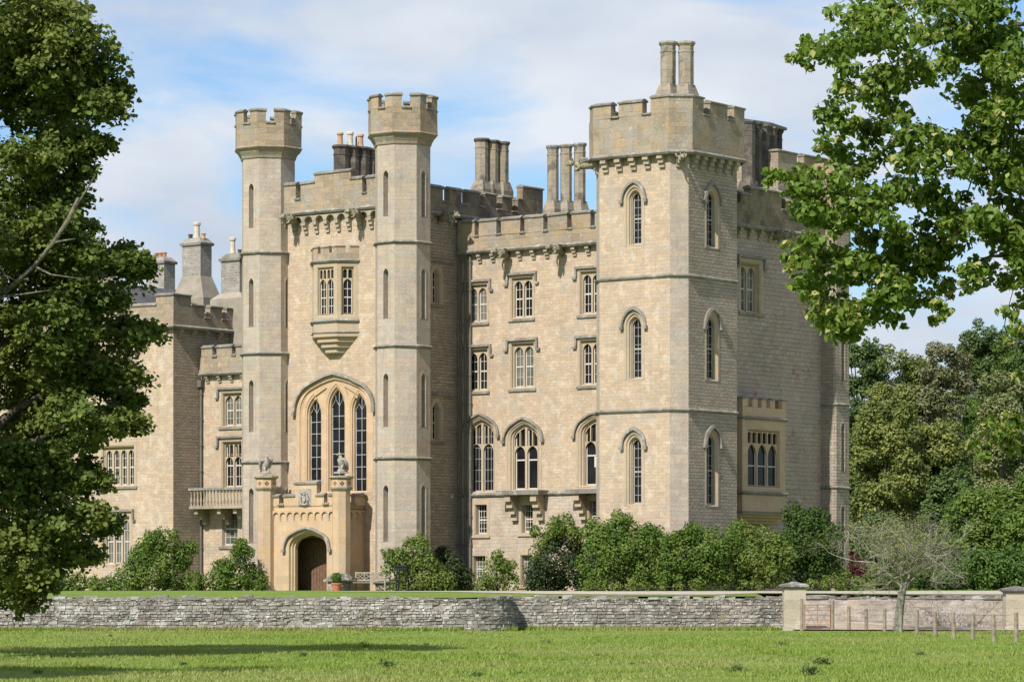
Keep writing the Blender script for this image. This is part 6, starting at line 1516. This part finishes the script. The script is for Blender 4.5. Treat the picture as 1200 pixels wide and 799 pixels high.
# far belt of parkland trees round the horizon, one mass
rnd = random.Random(50); bl = []
for k in range(420):
    a = rad(rnd.uniform(-75, 75)); r_ = rnd.uniform(470, 540); hgt = 9 + 6 * noise.noise(Vector((a * 9, 0, 0))); s_ = rnd.uniform(5, 8); c = Vector((math.sin(a) * r_, math.cos(a) * r_, zter(0, 300) + rnd.uniform(2, max(3, hgt))))
    bl.append((c, (s_, s_, s_ * .8)))
C_, N_ = blob_leaves(bl, .42, .6, .4, .6); tag(leaves_mesh('distant_woodland', C_, N_, 1.0, M['lf_mid'], None, 'poly'), 'far belt of parkland trees along the horizon behind the castle', 'woodland', kind='stuff')

# --- field grass and thistles
n = 300000
Y_ = 66 + (150 - 66) * RNG.random(n) ** 1.25; X_ = (RNG.random(n) * 2 - 1) * (.168 * Y_ + 1.5)
ok = ~((X_ > XP - .6) & (Y_ > 149.6)); X_, Y_ = X_[ok], Y_[ok]; n = len(X_)
cl = np.array([noise2(x, y, .25) + .6 * noise2(x, y, .9) for x, y in zip(X_, Y_)])
keep = RNG.random(n) < .55 + .7 * cl; X_, Y_, cl = X_[keep], Y_[keep], cl[keep]; n = len(X_)
Zg = np.array([zfield(x, y) for x, y in zip(X_, Y_)]) - .01
def blades(name, X, Y, Z, h, wdt, mat):
    n = len(X); a = RNG.random(n) * 6.283; hh = h * RNG.uniform(.5, 1.4, n); w = wdt * RNG.uniform(.6, 1.3, n); lean = RNG.uniform(-.6, .6, (n, 2)) * hh[:, None]
    Vv = np.empty((n, 3, 3)); Vv[:, 0] = np.stack([X - np.cos(a) * w, Y - np.sin(a) * w, Z], 1); Vv[:, 1] = np.stack([X + np.cos(a) * w, Y + np.sin(a) * w, Z], 1); Vv[:, 2] = np.stack([X + lean[:, 0], Y + lean[:, 1], Z + hh], 1)
    me = bpy.data.meshes.new(name); me.vertices.add(n * 3); me.vertices.foreach_set('co', Vv.reshape(-1)); me.loops.add(n * 3); me.loops.foreach_set('vertex_index', np.arange(n * 3, dtype=np.int32)); me.polygons.add(n); me.polygons.foreach_set('loop_start', np.arange(0, n * 3, 3, dtype=np.int32)); me.materials.append(mat); me.update(calc_edges=True)
    o = bpy.data.objects.new(name, me); COL.objects.link(o); return o
tag(blades('grass', X_, Y_, Zg, (.055 + .075 * np.clip(cl + .3, 0, 1.5) ** 1.5), .024, M['lf_grass']), 'short pasture grass with longer tufts', 'grass', kind='stuff')
# rank grass along the wall foot and on the terrace edge
n = 9000; X2 = RNG.uniform(-26, XP, n); Y2 = np.where(X2 < -1.9, WL - .12, WR - .3) - np.abs(RNG.normal(0, .25, n)); Y2 = np.where((X2 > -2.2) & (X2 < .2), WL + 1.2 - RNG.random(n), Y2)
tag(blades('long_grass', X2, Y2, np.full(n, .0), .24, .03, M['lf_grass']), 'rank longer grass at the foot of the rubble walls', 'grass', kind='stuff')
tm = None; rnd = random.Random(77); k = 0
wl = [(425, 753), (430, 760), (500, 757), (740, 779), (790, 783), (820, 785), (700, 768), (660, 773), (915, 757), (965, 779), (1030, 790), (950, 792), (865, 790), (600, 771), (610, 790), (310, 786), (130, 745), (45, 790), (560, 792), (1110, 785), (1160, 770), (640, 755), (1010, 762), (1080, 766), (760, 758), (890, 770), (355, 770), (455, 782), (520, 776), (215, 778)]
for px, py in wl:
    Y = (EYE - .05) * F / (py - HZ); p = (wp(px, py, Y).x, Y, zfield(wp(px, py, Y).x, Y))
    if tm is None:
        C_ = np.concatenate([np.array(p) + RNG.normal(size=(150, 3)) * (.2, .2, .1) + (0, 0, .16)]); N_ = RNG.normal(size=(150, 3)) + (0, 0, .4)
        tm = leaves_mesh('thistle', C_, N_, .15, M['lf_weed'], None, 'leaf', p); o = tm
    else: o = tm.copy(); COL.objects.link(o); o.location = p
    s_ = rnd.uniform(.25, .7) * rnd.choice((.5, .7, .9)); o.scale = (s_, s_, s_ * rnd.uniform(.8, 1.2)); o.rotation_euler = (0, 0, rnd.uniform(0, 6.28))
    tag(o, 'small dark thistle clump standing in the pasture grass', 'weed', 'thistles scattered in the pasture')
